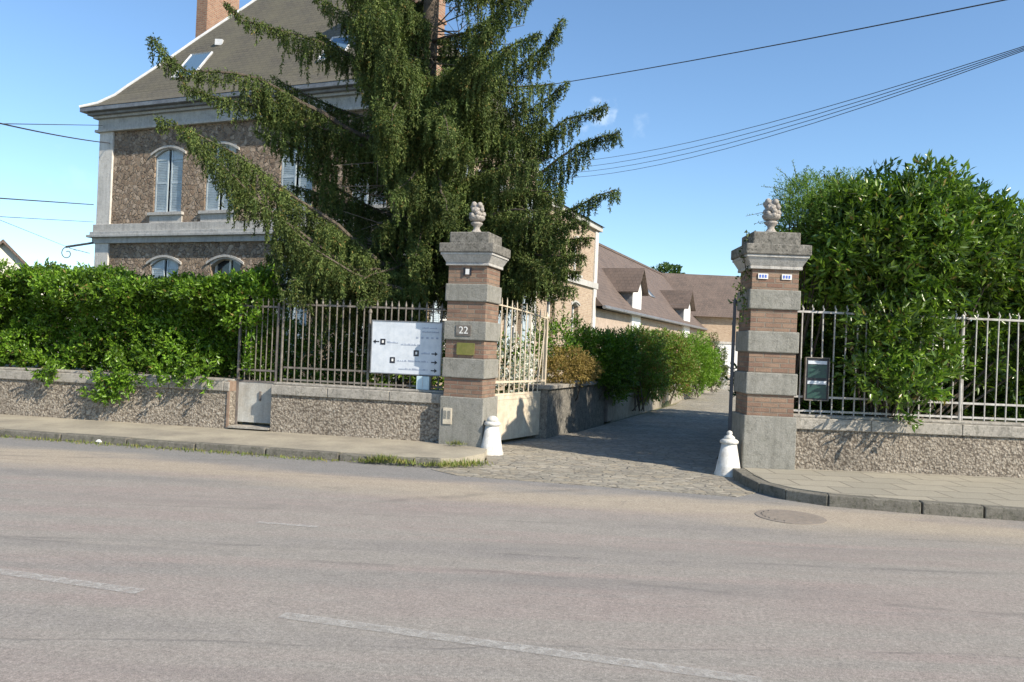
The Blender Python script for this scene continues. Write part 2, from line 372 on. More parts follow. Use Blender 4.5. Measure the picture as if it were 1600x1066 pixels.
# ================================================================ THE SETTING
struct(MB().prism([(-400, -60), (400, -60), (400, 900), (-400, 900)], -.3, -.05).build('ground', M['far_ground'], loc=(0, 0, 0)))
def kl(x): return 11.34 - .190 * (x + 7.28)     # left kerb line
def kr(x): return 8.42 - .155 * (x - 4.4)
road_poly = [(-90, -25), (90, -25), (90, kr(90) + .05), (4.4, 8.47), (3.45, 8.75), (3.0, 9.2), (2.97, 10.3), (-.5, 10.3), (-.9, 10.15), (-90, kl(-90) + .05)]
struct(MB().prism(road_poly, -.1, 0).build('road', M['asphalt'], loc=(0, 0, 0)))
WL = Fr((-8.45, 13.29), -10.0)                  # foot of the left wall's street face
WR = Fr((3.6, 10.60), 0.5)
# left pavement
lp = [(-60, kl(-60) + .15), (-7.28, kl(-7.28) + .15), (-2.2, kl(-2.2) + .15), (-1.0, 10.28), (-.62, 10.45), (-.32, 11.0), (-.25, 12.3), (-1.0, 12.5), (-9, 14.2), (-60, 23.5)]
struct(MB().prism(lp, -.1, .098).build('pavement', M['pavement'], loc=(0, 0, 0)))
rp = [(3.12, 10.45), (3.08, 9.9), (3.1, 9.35), (3.27, 9.02), (3.6, 8.78), (4.45, 8.57), (60, kr(60) + .15), (60, 11.2), (3.6, 10.9), (3.12, 10.9)]
struct(MB().prism(rp, -.1, .12).build('pavement', M['paving_slab'], loc=(0, 0, 0)))
def kerb(name, pts, L=.95, wd=.15, h=.128):
    pts = [np.array(p, float) for p in pts]; m = MB()
    seg = []
    for a, b in zip(pts[:-1], pts[1:]):
        l = np.linalg.norm(b - a); n = max(1, round(l / L)) if l > L * .8 else 1
        for k in range(n): seg.append((a + (b - a) * k / n, a + (b - a) * (k + 1) / n))
    for a, b in seg:
        t = (b - a) / np.linalg.norm(b - a); nn = np.array([-t[1], t[0]]); g = .006 + random.random() * .006
        a2 = a + t * g; b2 = b - t * g; dz = random.uniform(-.014, .008); dd = random.uniform(-.014, .012)
        c = [a2 + nn * dd, b2 + nn * dd, b2 + nn * wd, a2 + nn * wd]
        dd += 0; m.hexa([(*q, -.08) for q in c] + [(*(c[0] + nn * .012), h + dz), (*(c[1] + nn * .012), h + dz), (*c[2], h + dz), (*c[3], h + dz)])
    return struct(m.build(name, M['kerb'], loc=(0, 0, 0), bevel=.012))
kerb('kerb', [(x, kl(x)) for x in (-40, -20, -7.28, -2.2)] + [(-1.2, 10.17), (-.85, 10.16)], 1.0, h=.105)
kerb('kerb', [(2.95, 10.42), (2.92, 9.9), (2.95, 9.32), (3.13, 8.93), (3.5, 8.65), (4.4, 8.42), (30, kr(30))], .62)
# cobbled entrance and lane
lane = [(-.95, 10.0), (-.6, 9.62), (.4, 9.42), (1.5, 9.2), (2.6, 8.98), (2.93, 9.3), (2.93, 9.9), (3.02, 10.6), (3.2, 12.2), (4.3, 15), (13.6, 39), (9.3, 39), (5.1, 24.4), (1.3, 15.1), (.55, 14.2), (-.36, 12.6), (-.28, 11.0), (-.6, 10.4)]
struct(MB().prism(lane, -.06, .006).build('lane', M['cobble'], loc=(0, 0, 0)))
struct(MB().prism([(9.0, 38.9), (13.7, 38.9), (40, 62), (16, 66)], -.05, .002).build('yard', M['yard'], loc=(0, 0, 0)))
# front garden soil behind the left wall, and behind the right wall
struct(MB().prism([(-1.1, 12.55), (-.42, 12.62), (.42, 14.15), (1.0, 15.2), (5.0, 24.8), (9.0, 39), (-30, 60), (-60, 24), (-9, 14.1)], -.06, .1).build('garden', M['soil'], loc=(0, 0, 0)))
struct(MB().prism([(3.4, 11.1), (60, 11.6), (60, 60), (17, 45), (4.5, 15)], -.06, .1).build('garden', M['soil'], loc=(0, 0, 0)))
# faded lane markings (thin worn paint sheets)
def wornpaint():
    t = NT('worn_paint'); v = t.coord('Object'); f = t.noise(v, 14, 6, .75); g = t.noise(v, 90, 3, .7)
    t.fin((.46, .445, .41), .8); tr = t.n('BsdfTransparent'); ms = t.n('MixShader')
    k = t.math('MULTIPLY', t.ramp(f, [(.34, .12), (.62, .8)]), t.ramp(g, [(.3, .5), (.55, 1)]))
    t.set(ms.inputs[0], k); t.t.links.new(tr.outputs[0], ms.inputs[1]); t.t.links.new(t.b.outputs[0], ms.inputs[2])
    t.t.links.new(ms.outputs[0], t.out.inputs['Surface']); return t.m
M['paint'] = wornpaint()
def marking(a, b, wd):
    wd *= 1.25
    a = np.array(a); b = np.array(b); t = (b - a) / np.linalg.norm(b - a); n = np.array([-t[1], t[0]]) * wd / 2
    c = [a - n, b - n, b + n, a + n]
    struct(MB().add([(*q, .004) for q in c], [(0, 1, 2, 3)]).build('road_marking', M['paint'], loc=(*((a + b) / 2), 0)))
marking((-3.6, 5.25), (-2.2, 4.87), .08); marking((-1.25, 4.57), (1.3, 3.92), .08)
marking((-2.11, 6.80), (-1.56, 6.72), .05)

# ================================================================ WALLS, FENCES, GATES
def low_wall(fr, s0, s1, label, zt=.84):
    t = thing('boundary_wall', fr.p((s0 + s1) / 2, -.15, .1), label, 'wall')
    n = max(2, int((s1 - s0) / .1)); 
    MB().fb(fr, s0, s1, -.34, 0, .05, zt - .19).build('masonry', M['pebble'], t)
    c = MB(); x = s0
    while x < s1 - .02:
        x2 = min(s1, x + random.uniform(.9, 1.3)); c.fb(fr, x + .003, x2 - .003, -.38, .035, zt - .19, zt - .04); x = x2
    c.fb(fr, s0, s1, -.30, -.04, zt - .04, zt)
    c.build('coping', M['coping'], t, bevel=.012); return t
low_wall(WL, -32, 4.10, 'long low pebbledash wall under the clipped hedge left of the small pedestrian gate', .88)
low_wall(WL, 4.80, 7.62, 'short low pebbledash wall under the railing with the white direction sign', .87)
low_wall(WR, .05, 30, 'low pebbledash wall right of the driveway under the laurel-grown railing', .84)

def spear(h, r=.011, tip=.10, wave=False):
    m = MB(); m.tube([(0, 0, 0), (0, 0, h - tip)], r, 6)
    if wave:
        m.tube([(0, 0, h - tip), (.012, 0, h - tip * .6), (-.004, 0, h - tip * .25), (0, 0, h)], [r, r * 1.25, r * .9, .003], 6)
    else:
        m.lathe((0, 0, h - tip), [(r, 0), (r * 1.7, tip * .25), (r * 1.1, tip * .6), (.002, tip)], 6)
    return m
def railing(fr, s0, s1, d, zb, zt, step, label, posts=(), wave=False, mat='iron', hide=(), rr=.011):
    t = thing('railing', fr.p((s0 + s1) / 2, d, zb), label, 'fence')
    for z in (zb + .03, zb + .22, zt - .09):
        MB().fb(fr, s0, s1, d - .006, d + .006 + (.004 if z > 1.5 else 0), z, z + .028).build('rail', M[mat], t)
    b0 = None; k = 0; s = s0 + .07
    while s < s1 - .02 and k < 98:
        if b0 is None:
            m = spear(zt - zb + .03, rr, .1, wave); m.v = [(x, y, z + BASE[t.name][2]) for x, y, z in m.v]
            me_o = raw_mesh('bar', np.array(m.v) + np.array([BASE[t.name][0], BASE[t.name][1], 0]), m.f, M[mat], t); b0 = me_o; p0 = BASE[t.name]; o = b0
        else: o = dup(b0, t, (0, 0, 0))
        q = fr.p(s, d, 0); o.location = (q[0] - p0[0] + random.uniform(-.004, .004), q[1] - p0[1], random.uniform(-.01, .01)); o.rotation_euler = (random.uniform(-.008, .008), random.uniform(-.012, .012), 0)
        s += step; k += 1
    for s, z in posts:
        m = MB(); q = fr.p(s, d, 0); m.tube([(q[0], q[1], zb - .04), (q[0], q[1], z)], .02, 8); m.lathe((q[0], q[1], z), [(.02, 0), (.032, .02), (.028, .05), (.005, .09)], 8)
        m.build('post', M[mat], t)
    return t
railing(WL, 4.90, 7.50, -.17, .87, 2.18, .112, 'tall spear-topped iron railing behind the white direction sign', [(4.86, 2.20), (6.3, 2.0)])
railing(WR, .10, 12.0, -.17, .84, 2.30, .148, 'tall iron railing with wavy tips swallowed by the big laurel', [(2.5, 2.2)], True, 'paleiron')
# pedestrian gate
pg = thing('pedestrian_gate', WL.p(4.45, -.2, .12), 'narrow iron gate with weathered grey lower panel between the two left walls', 'gate')
pn = MB().fb(WL, 4.135, 4.765, -.21, -.195, .2, .84).build('panel', M['panel'], pg)
MB().fb(WL, 4.50, 4.53, -.195, -.17, .55, .70).build('keyhole_plate', M['dark_iron'], pn)
f = MB()
for s in (4.115, 4.765): f.fb(WL, s - .015, s + .015, -.22, -.18, .14, 2.12)
for z in (.84, 1.02, 2.04): f.fb(WL, 4.13, 4.75, -.213, -.188, z, z + .03)
f.build('frame', M['dark_iron'], pg)
for k in range(6):
    m = MB(); q = WL.p(4.22 + .09 * k, -.2, 0); m.tube([(q[0], q[1], .87), (q[0], q[1], 2.13)], .009, 6); m.tube([(q[0], q[1], 2.13), (q[0], q[1], 2.2)], [.014, .002], 6); m.build('bar', M['iron'], pg)
MB().fb(WL, 4.11, 4.79, -.5, .05, .122, .15).build('doorstep', M['coping'], pg)
m = MB(); m.fb(WL, 4.06, 4.098, -.2, .02, .12, .86)
tag(m.build('gate_jamb', M['rust']), 'slim rusty iron jamb at the left side of the small gate', 'jamb')

def urn(c, label, group=None):
    t = thing('stone_urn', c, label, 'urn', group)
    c = np.array(c)
    MB().lathe(c, [(.10, 0), (.11, .025), (.07, .05), (.045, .09), (.05, .12), (.085, .15), (.092, .175), (.065, .19)], 20).build('foot', M['urnstone'], t, smooth=True)
    # carved bowl heaped with fruit and leaves
    MB().lathe(c, [(.06, .19), (.105, .215), (.125, .25), (.118, .275)], 20).build('bowl', M['urnstone'], t, smooth=True)
    m = MB(); rs = random.Random(3)
    for k in range(34):
        zz = rs.uniform(.25, .46); rad = .115 * math.sqrt(max(.02, 1 - ((zz - .27) / .22) ** 2)); an = rs.uniform(0, 6.28); r = rs.uniform(.026, .045)
        q = c + np.array([math.cos(an) * rad * .85, math.sin(an) * rad * .85, zz])
        m.lathe(q - np.array([0, 0, r]), [(r * .05, 0), (r * .7, r * .3), (r, r), (r * .7, r * 1.7), (r * .05, r * 2)], 8)
    m.lathe(c, [(.08, .26), (.09, .33), (.06, .43), (.01, .47)], 12)
    m.build('carved_fruit', M['urnstone'], t, smooth=True); return t
def pillar(cx, cy, deg, label, w=.66, seed=1):
    t = thing('gate_pillar', (cx, cy, 0), label, 'gate pillar', 'brick and stone gate pillars')
    h = w / 2; fr = Fr((cx, cy), deg)
    def blk(e, z0, z1, m=None): m = m or MB(); return m.fb(fr, -h - e, h + e, -h - e, h + e, z0, z1)
    blk(.012, -.05, .81).build('plinth', M['dstone'], t, bevel=.012)
    for z0, z1 in ((.81, 1.09), (1.38, 1.65), (1.93, 2.22), (2.48, 2.75)): blk(-.026, z0, z1).build('brick_course', M['brick'], t, bevel=.004)
    for z0, z1 in ((1.09, 1.38), (1.65, 1.93), (2.22, 2.48)): blk(.004, z0, z1).build('stone_block', M['dstone'], t, bevel=.014)
    m = MB(); blk(.01, 2.75, 2.79, m); m.taper(fr, -h - .005, h + .005, -h - .005, h + .005, 2.79, 2.90, .06); blk(.075, 2.90, 2.935, m)
    m.build('cornice', M['render'], t, bevel=.006)
    m = MB(); blk(.095, 2.935, 3.075, m); m.fb(fr, -h + .02, h - .02, -h + .02, h - .02, 3.075, 3.25)
    o = m.build('cap', M['capstone'], t, bevel=.015)
    return t, fr, h
pl, PL, hw = pillar(-.605, 12.03, -17, 'left gate pillar in banded brick and grey stone beside the white direction sign')
pr, PR, hw2 = pillar(3.46, 10.84, -2, 'right gate pillar in banded brick and grey stone against the laurel', .665)
urn((-.605, 12.03, 3.25), 'carved stone urn on top of the left gate pillar in front of the spruce')
urn((3.46, 10.84, 3.25), 'carved stone urn on top of the right gate pillar against open sky')
# things screwed to the pillars
def text_mesh(name, txt, size, fr, s, d, z, mat, parent, ex=.002):
    cu = bpy.data.curves.new('txt', 'FONT'); cu.body = txt; cu.size = size; cu.extrude = ex; cu.align_x = 'CENTER'; cu.align_y = 'CENTER'
    to = bpy.data.objects.new('txt', cu); dg = bpy.context.evaluated_depsgraph_get()
    me = bpy.data.meshes.new_from_object(to); bpy.data.objects.remove(to)
    V = [fr.p(s + v.co.x, d + v.co.z, z + v.co.y) for v in me.vertices]; F = [tuple(p.vertices) for p in me.polygons]
    return raw_mesh(name, V, F, mat, parent)
np_ = thing('number_plate', PL.p(-.02, hw + .006, 1.73), 'grey house number plate with raised white digits on left gate pillar', 'number plate')
MB().fb(PL, -.135, .10, hw + .004, hw + .014, 1.71, 1.87).build('plate', M['iron'], np_, bevel=.003)
text_mesh('digits', '22', .15, PL, -.015, hw + .016, 1.79, M['white'], np_, .003)
bp = thing('brass_plaque', PL.p(.02, hw, 1.42), 'blank tarnished brass plaque on left gate pillar below its number plate', 'plaque')
MB().fb(PL, -.12, .16, hw - .018, hw - .004, 1.43, 1.61).build('plate', M['brass'], bp, bevel=.003)
m = MB()
for s, z in ((-.11, 1.44), (.15, 1.44), (-.11, 1.60), (.15, 1.60)): m.fb(PL, s - .004, s + .004, hw - .004, hw - .001, z - .004, z + .004)
m.build('screw', M['dark_iron'], bp)
lt = thing('pillar_tag', PL.p(0, hw, 2.62), 'tiny white tag held by two dark clips under the left pillar cornice', 'tag')
MB().fb(PL, -.03, .03, hw - .018, hw - .008, 2.62, 2.70).build('plate', M['white'], lt)
for s in (-.05, .05): MB().fb(PL, s - .012, s + .012, hw - .018, hw - .005, 2.60, 2.72).build('clip', M['black'], lt)
ic = thing('intercom', PL.p(-.2, hw, .4), 'pale two-window doorbell box low on the left gate pillar plinth', 'doorbell')
MB().fb(PL, -.28, -.14, hw + .011, hw + .026, .40, .64).build('housing', M['gatepaint'], ic, bevel=.004)
for s in (-.245, -.185): MB().fb(PL, s - .018, s + .022, hw + .026, hw + .030, .48, .60).build('push_panel', M['dstone'], ic)
for i, (s, nm) in enumerate(((-.17, 'left'), (.14, 'right'))):
    tt = thing('enamel_tag', PR.p(s, hw2, 2.64), 'small blue and white enamel tag at the ' + ('outer left' if i == 0 else 'right-hand') + ' side under the right pillar cornice', 'tag', 'enamel tags on the right pillar')
    MB().fb(PR, s - .06, s + .07, hw2 - .018, hw2 - .010, 2.62, 2.69).build('plate', M['white'], tt)
    m = MB()
    for k in range(3): m.fb(PR, s - .045 + k * .036, s - .022 + k * .036, hw2 - .010, hw2 - .007, 2.635, 2.675)
    m.build('blue_mark', plain('blue_enamel' + str(i), (.08, .14, .5), (.1, .18, .5), 4, .4), tt)

# bollards
def bollard(x, y, label, knob):
    t = thing('bollard', (x, y, 0), label, 'bollard', 'whitewashed stone guard bollards')
    MB().lathe((x, y, 0), [(.185, -.02), (.18, .03), (.165, .06), (.098, .42)], 20).build('shaft', M['bollard'], t, smooth=True)
    MB().lathe((x, y, 0), [(.098, .42), (.118, .43), (.122, .455), (.105, .475), (.07, .49)], 20).build('collar', M['bollard'], t, smooth=True)
    MB().lathe((x, y, 0), ([(.075, .48), (.07, .51), (.045, .53), (.03, .54), (.04, .56), (.03, .585), (.006, .595)] if knob else [(.085, .48), (.08, .52), (.05, .555), (.006, .565)]), 20).build('cap', M['bollard'], t, smooth=True)
bollard(-.235, 11.62, 'whitewashed stone bollard with rounded top at the foot of the left gate pillar', False)
bollard(2.93, 10.55, 'whitewashed stone bollard with small knob at the foot of the right gate pillar', True)

# driveway gate leaves
def leaf_gate(H, E, label, mat, scallop):
    H = np.array(H); E = np.array(E); L = np.linalg.norm(E - H); fr = Fr(H, math.degrees(math.atan2(*(E - H)[::-1])))
    t = thing('gate_leaf', (*H, 0), label, 'gate', 'open driveway gate leaves')
    MB().fb(fr, .03, L - .03, -.008, .008, .07, .79).build('panel', M[mat] if mat != 'shadegate' else M['shadegate'], t)
    ht = lambda s: 2.24 - scallop * (s / L) ** 1.3
    for s, z in ((0, 2.42), (L, 2.2)):
        m = MB(); m.fb(fr, s - .022, s + .022, -.022, .022, .03, z - .12)
        q = fr.p(s, 0, 0); m.lathe((q[0], q[1], z - .12), [(.022, 0), (.03, .03), (.018, .08), (.004, .14)], 8); m.build('stile', M[mat], t, bevel=.003)
    for z in (.79, .99): MB().fb(fr, .022, L - .022, -.014, .014, z, z + .035).build('rail', M[mat], t)
    pts = [fr.p(s, 0, ht(s)) for s in np.linspace(.02, L - .02, 10)]; MB().tube(pts, .016, 6).build('rail', M[mat], t)
    n = 11
    for k in range(n):
        s = .09 + (L - .18) * k / (n - 1); q = fr.p(s, 0, 0); z1 = ht(s) + .15 - .02 * (k % 2)
        m = MB(); m.tube([(q[0], q[1], .8), (q[0], q[1], z1 - .06), (q[0], q[1], z1)], [.0105, .0105, .002], 6); m.build('bar', M[mat], t)
    m = MB(); m.fb(fr, .1, L - .1, .010, .014, .12, .14); m.fb(fr, .1, L - .1, .010, .014, .72, .74); m.build('panel_moulding', M[mat], t)
    return t, fr, L
gl, GL, gL = leaf_gate((-.31, 12.47), (.60, 14.02), 'cream painted left gate leaf swung open into the drive with a solid lower panel', 'gatepaint', .14)
m = MB(); q = GL.p(gL - .12, .03, 0); q2 = GL.p(gL - .30, .03, 0); m.tube([(q[0], q[1], 1.9), (q2[0], q2[1], 1.0)], .011, 6); m.build('drop_bolt', M['gatepaint'], gl)
leaf_gate((3.11, 11.19), (3.59, 12.95), 'right gate leaf with hedge shade put into its dark colour, swung open and seen edge-on beside the right pillar', 'shadegate', .14)
m = MB(); q = PL.p(hw + .05, -.25, 0)
m.tube([(-.30, 12.42, .1), (-.30, 12.42, 1.0)], .018, 6); tag(m.build('hinge_post', M['rust']), 'rusty hinge rod between the left pillar and the cream gate leaf', 'rod')

# direction sign
sg = thing('direction_sign', WL.p(6.94, .0, 1.09), 'large white direction sign with arrows on the railing left of the gate pillar', 'sign')
MB().fb(WL, 6.36, 7.49, -.125, -.095, 1.085, 1.905).build('board', M['sign'], sg, bevel=.004)
m = MB()
for s in (6.36, 7.475): m.fb(WL, s, s + .015, -.094, -.088, 1.085, 1.905)
for z in (1.085, 1.890): m.fb(WL, 6.376, 7.474, -.094, -.088, z, z + .015)
m.build('edge_trim', M['zinc'], sg)
def icon(s, z):
    o = MB().fb(WL, s - .04, s + .04, -.095, -.091, z - .045, z + .045).build('square_symbol', M['black'], sg)
    MB().fb(WL, s - .014, s + .016, -.091, -.0895, z - .018, z + .022).build('white_centre', M['white'], o)
def arrow(s, z, d):
    m = MB(); m.fprism(WL, [(s, z - .032), (s + d * .042, z), (s, z + .032), (s, z + .008), (s - d * .055, z + .008), (s - d * .055, z - .008), (s, z - .008)][::d], -.095, -.091)
    m.build('arrow', M['black'], sg)
def words(s0, s1, z, h=.022):
    top = []; s = s0; bot = [(s0, z)]
    while s < s1 - .01:
        l = random.uniform(.010, .018); hh = h * random.choice((.7, 1, 1.25)); e = min(s1, s + l); g = .006 if random.random() > .2 else .020
        top += [(s, z + hh), (e, z + hh), (e, z + .002), (e + g, z + .002)]; s = e + g
    poly = [(s0, z), (s, z)] + top[::-1]
    MB().fprism(WL, poly, -.095, -.092).build('text_line', M['greyprint'], sg)
arrow(6.435, 1.575, -1); icon(6.55, 1.575); words(6.62, 6.80, 1.56); words(6.84, 7.14, 1.535)
words(7.17, 7.42, 1.80, .018); words(7.17, 7.44, 1.74, .018)
for k in range(5): MB().fb(WL, 7.08 + k * .078, 7.115 + k * .078, -.095, -.0915, 1.645, 1.672).build('letter', M['greyprint'], sg)
icon(7.09, 1.42); words(7.17, 7.31, 1.41); arrow(7.385, 1.42, 1)
icon(6.715, 1.30); words(6.79, 6.95, 1.285); words(6.97, 7.29, 1.285); arrow(7.385, 1.29, 1)
words(6.82, 7.29, 1.16); arrow(7.385, 1.165, 1)
pb = thing('pale_blue_box', WL.p(7.2, -.15, .87), 'small pale blue box standing on the coping below the direction sign', 'box')
MB().fb(WL, 7.12, 7.32, -.13, -.06, .872, 1.075).build('body', M['paleblue'], pb, bevel=.004)
MB().fb(WL, 7.21, 7.225, -.06, -.055, .885, 1.07).build('seam', M['shutter'], pb)
# notice board on right railing
nb = thing('notice_board', WR.p(.52, -.1, 1.0), 'narrow black framed notice board with two green posters on the right railing', 'notice board')
s0 = .375; s1 = .68
MB().fb(WR, s0, s1, -.155, -.125, 1.04, 1.60).build('backing', M['black'], nb)
m = MB()
for s in (s0 - .012, s1): m.fb(WR, s, s + .012, -.155, -.112, 1.03, 1.61)
for z in (1.60, 1.028): m.fb(WR, s0, s1, -.155, -.113, z, z + .012)
m.build('frame', M['iron'], nb)
MB().fb(WR, s0 + .025, s1 - .025, -.125, -.121, 1.335, 1.51).build('poster', M['green'], nb)
MB().fb(WR, s0 + .025, s1 - .025, -.125, -.121, 1.06, 1.24).build('poster', M['green'], nb)
for z in (1.52, 1.25): MB().fb(WR, s0 + .025, s1 - .025, -.125, -.1205, z, z + .045).build('white_header', M['sign'], nb)

# manhole + litter
mh = thing('manhole_cover', (2.86, 7.98, 0), 'round worn iron manhole cover set in the road before the right pavement', 'manhole cover')
MB().lathe((2.86, 7.98, 0), [(.34, -.02), (.34, .006), (.30, .007)], 32).build('rim', M['coveriron'], mh)
m = MB()
for k in range(-4, 5):
    hw_ = math.sqrt(max(0, .28 ** 2 - (k * .06) ** 2)); m.box(2.86 - hw_, 2.86 + hw_, 7.98 + k * .06 - .018, 7.98 + k * .06 + .018, .0, .013)
m.build('grating', M['coveriron'], mh)
m = MB(); q = D(153, 686, 11.0); m.lathe((q[0], 11.08, 0), [(.05, 0), (.07, .03), (.04, .06), (.01, .065)], 7)
tag(m.build('crumpled_paper', M['white']), 'small crumpled white paper lying in the left gutter', 'litter')

# ================================================================ THE HOUSE
O = np.array([-13.25, 25.15]); FA = Fr(O, -22.5); cA = FA.a; LA_ = 11.5
CB = O + cA * LA_; FB = Fr(CB, 67.5); dpt = 8.6; wingL = 16.45
hs = thing('manor_house', (*(O + cA * 5.7), .1), 'large two-storey stone manor house with steep slate roof behind the spruce', 'house')
def wall_holes(fr, s0, s1, z0, z1, th, holes, name, mat):
    ss = sorted({s0, s1, *[h[0] for h in holes], *[h[1] for h in holes]}); m = MB()
    for a, b in zip(ss[:-1], ss[1:]):
        hz = sorted([(h[2], h[3]) for h in holes if h[0] <= a and h[1] >= b]); z = z0
        for c, d in hz:
            if c > z: m.fb(fr, a, b, -th, 0, z, c)
            z = d
        if z < z1: m.fb(fr, a, b, -th, 0, z, z1)
    return m.build(name, mat, hs)
WIN = [2.87, 5.22, 7.6, 10.0]; ww = .56
WUP = [2.87, 4.88, 7.6, 10.0]
holesA = [(c - ww, c + ww, 5.2, 7.12) for c in WUP] + [(c - ww, c + ww, 1.55, 3.80) for c in WIN]
wall_holes(FA, .02, LA_, 0, 8.2, .4, holesA, 'front_wall', M['facade'])
M['pilaster'] = stone('sunlit_render', (.66, .63, .58), (.54, .52, .48), (.30, .28, .25), .3, 2)  # paler than the trim render: sunlight on the pilasters put into the colour
WB = [1.9, 4.6, 7.1]; WW = [10.6, 13.6]
holesB = [(c - .5, c + .5, 5.2, 7.05) for c in WB] + [(c - .5, c + .5, 1.5, 3.75) for c in WB]
holesW = [(c - .45, c + .45, 4.7, 6.2) for c in WW] + [(c - .45, c + .45, 1.5, 3.5) for c in WW]
wall_holes(FB, .4, dpt, 0, 8.2, .4, holesB, 'side_wall', M['sidewall'])
wall_holes(FB, dpt, wingL, 0, 6.9, .4, holesW, 'side_wall', M['sidewall'])
m = MB()
inA = FB.a   # inward
def quadbox(p0, u, lu, v, lv, z0, z1):
    p0 = np.array(p0); c = [p0, p0 + u * lu, p0 + u * lu + v * lv, p0 + v * lv]
    return [(*q, z0) for q in c] + [(*q, z1) for q in c]
m.hexa(quadbox(O + inA * .02 + cA * .02, cA, .4, inA, dpt - .02, 0, 8.2)); m.hexa(quadbox(O + inA * (dpt - .4), cA, LA_ - .4, inA, .4, 0, 8.2))
m.hexa(quadbox(O + inA * (wingL - .4) + cA * 4, cA, LA_ - 4.4, inA, .4, 0, 6.9)); m.build('rear_wall', M['facade'], hs)
m = MB(); m.hexa(quadbox(O + inA * .45 + cA * .45, cA, LA_ - .9, inA, dpt - .9, .1, 1.2)); m.hexa(quadbox(O + inA * .45 + cA * .45, cA, LA_ - .9, inA, dpt - .9, 4.2, 4.5)); m.build('floor_slab', M['black'], hs)

def window(fr, c, z0, z1, hw_, kind, arch=.22, sill=True, shut='closed'):
    g = MB().fb(fr, c - hw_, c + hw_, -.26, -.245, z0, z1).build('window', M['glass'], hs)
    fm = MB()
    for s in (c - hw_, c - .03, c + hw_ - .06): fm.fb(fr, s, s + .06, -.245, -.20, z0, z1)
    for z in np.linspace(z0, z1 - .05, 4): fm.fb(fr, c - hw_ + .06, c + hw_ - .06, -.243, -.205, z, z + .05)
    fm.build('frame', M['white'], g)
    # stone arched surround with spandrel infill
    sm = MB(); n = 10; w2 = hw_ + .13
    zz = lambda s, r, top: top - r * (abs(s) / (hw_)) ** 2
    for k in range(n):
        a = -hw_ + 2 * hw_ * k / n; b = -hw_ + 2 * hw_ * (k + 1) / n
        sm.fprism(fr, [(c + a, zz(a, arch, z1 - .02)), (c + b, zz(b, arch, z1 - .02)), (c + b, z1 + .002), (c + a, z1 + .002)], -.2, -.003)
        a2, b2 = a * w2 / hw_, b * w2 / hw_
        sm.fprism(fr, [(c + a2, zz(a, arch, z1 + .02)), (c + b2, zz(b, arch, z1 + .02)), (c + b2, zz(b, arch, z1 + .09)), (c + a2, zz(a, arch, z1 + .09))], -.003, .05)
    sm.build('surround', M['render'] if kind != 'plain' else M['brick'], g)
    if sill: MB().fb(fr, c - w2 - .0, c + w2 + .0, -.2, .10, z0 - .11, z0 - .02).fb(fr, c - w2 + .05, c + w2 - .05, -.01, .04, z0 - .40, z0 - .11).build('sill', M['render'], g, bevel=.006)
    if shut:
        zc = z1 - arch - .0
        for sgn in (-1, 1):
            sh = MB()
            if shut == 'closed': s0_, s1_ = (c - hw_ + .01, c - .05) if sgn < 0 else (c + .05, c + hw_ - .01); d0, d1 = -.10, -.06
            elif shut == 'half' and sgn < 0: s0_, s1_, d0, d1 = c - hw_ - .50, c - hw_ + .02, .055, .09
            else: s0_, s1_, d0, d1 = (c - hw_ - .53, c - hw_ - .0, .035, .07) if sgn < 0 else (c + hw_ + .0, c + hw_ + .53, .035, .07)
            zt2 = z1 - .06
            def top(s): return z1 - .03 - arch * min(1, abs(s - c) / hw_) ** 2 if shut == 'closed' else z1 - arch * .8
            poly = [(s0_, z0), (s1_, z0)] + [(s, top(s)) for s in np.linspace(s1_, s0_, 6)]
            sh.fprism(fr, poly, d0, d0 + .02)
            for a, b in ((s0_, s0_ + .05), (s1_ - .05, s1_)): sh.fb(fr, a, b, d0 + .02, d1 + .005, z0, min(top(a), top(b)) - .01)
            for z in (z0, (z0 + z1) / 2 - .1, z1 - arch - .12): sh.fb(fr, s0_ + .05, s1_ - .05, d0 + .02, d1 + .003, z, z + .07)
            z = z0 + .1
            while z < z1 - arch - .16:
                sh.fb(fr, s0_ + .052, s1_ - .052, d0 + .02, d1 - .004, z, z + .02); z += .05
            sh.build('shutter', M['shutter'], g)
    return g
for c in WUP: window(FA, c, 5.2, 7.12, ww, 'r', shut='closed')
for k, c in enumerate(WIN): window(FA, c, 1.55, 3.80, ww, 'r', shut='closed' if k != 1 else None)
for c in WB: window(FB, c, 5.2, 7.05, .5, 'r', shut='open'); window(FB, c, 1.5, 3.75, .5, 'r', shut='open')
for c in WW: window(FB, c, 4.7, 6.2, .45, 'r', .12, shut=None); window(FB, c, 1.5, 3.5, .45, 'r', .12, shut=None)
# pilasters
for fr, sa, sb, zt in ((FA, 0, .58, 7.82), (FA, LA_ - .58, LA_ + .04, 7.82), (FB, -.0, .5, 7.82), (FB, dpt - .3, dpt + .25, 7.0), (FB, wingL - .45, wingL, 6.85)):
    MB().fb(fr, sa, sb, -.05, .06 if fr is FA else .065, .1, zt).build('pilaster', M['pilaster'], hs, bevel=.01)
MB().hexa(quadbox(O - cA * .05, cA, .1, inA, .55, .1, 7.82)).build('pilaster', M['pilaster'], hs)
def ring(z0, z1, e, name, mat, L1=LA_, L2=dpt, sides=(0, 1, 2), bevel=.01):
    m = MB(); p = O - cA * e - inA * e
    if 0 in sides: m.hexa(quadbox(p, cA, L1 + 2 * e, inA, .3 + e, z0, z1))
    if 1 in sides: m.hexa(quadbox(O + cA * (L1 - .3) + inA * .3, cA, .3 + e, inA, L2 - .3, z0, z1))
    if 2 in sides: m.hexa(quadbox(O - cA * e + inA * .3, cA, .3 + e, inA, L2 - .3, z0, z1))
    return m.build(name, mat, hs, bevel=bevel)
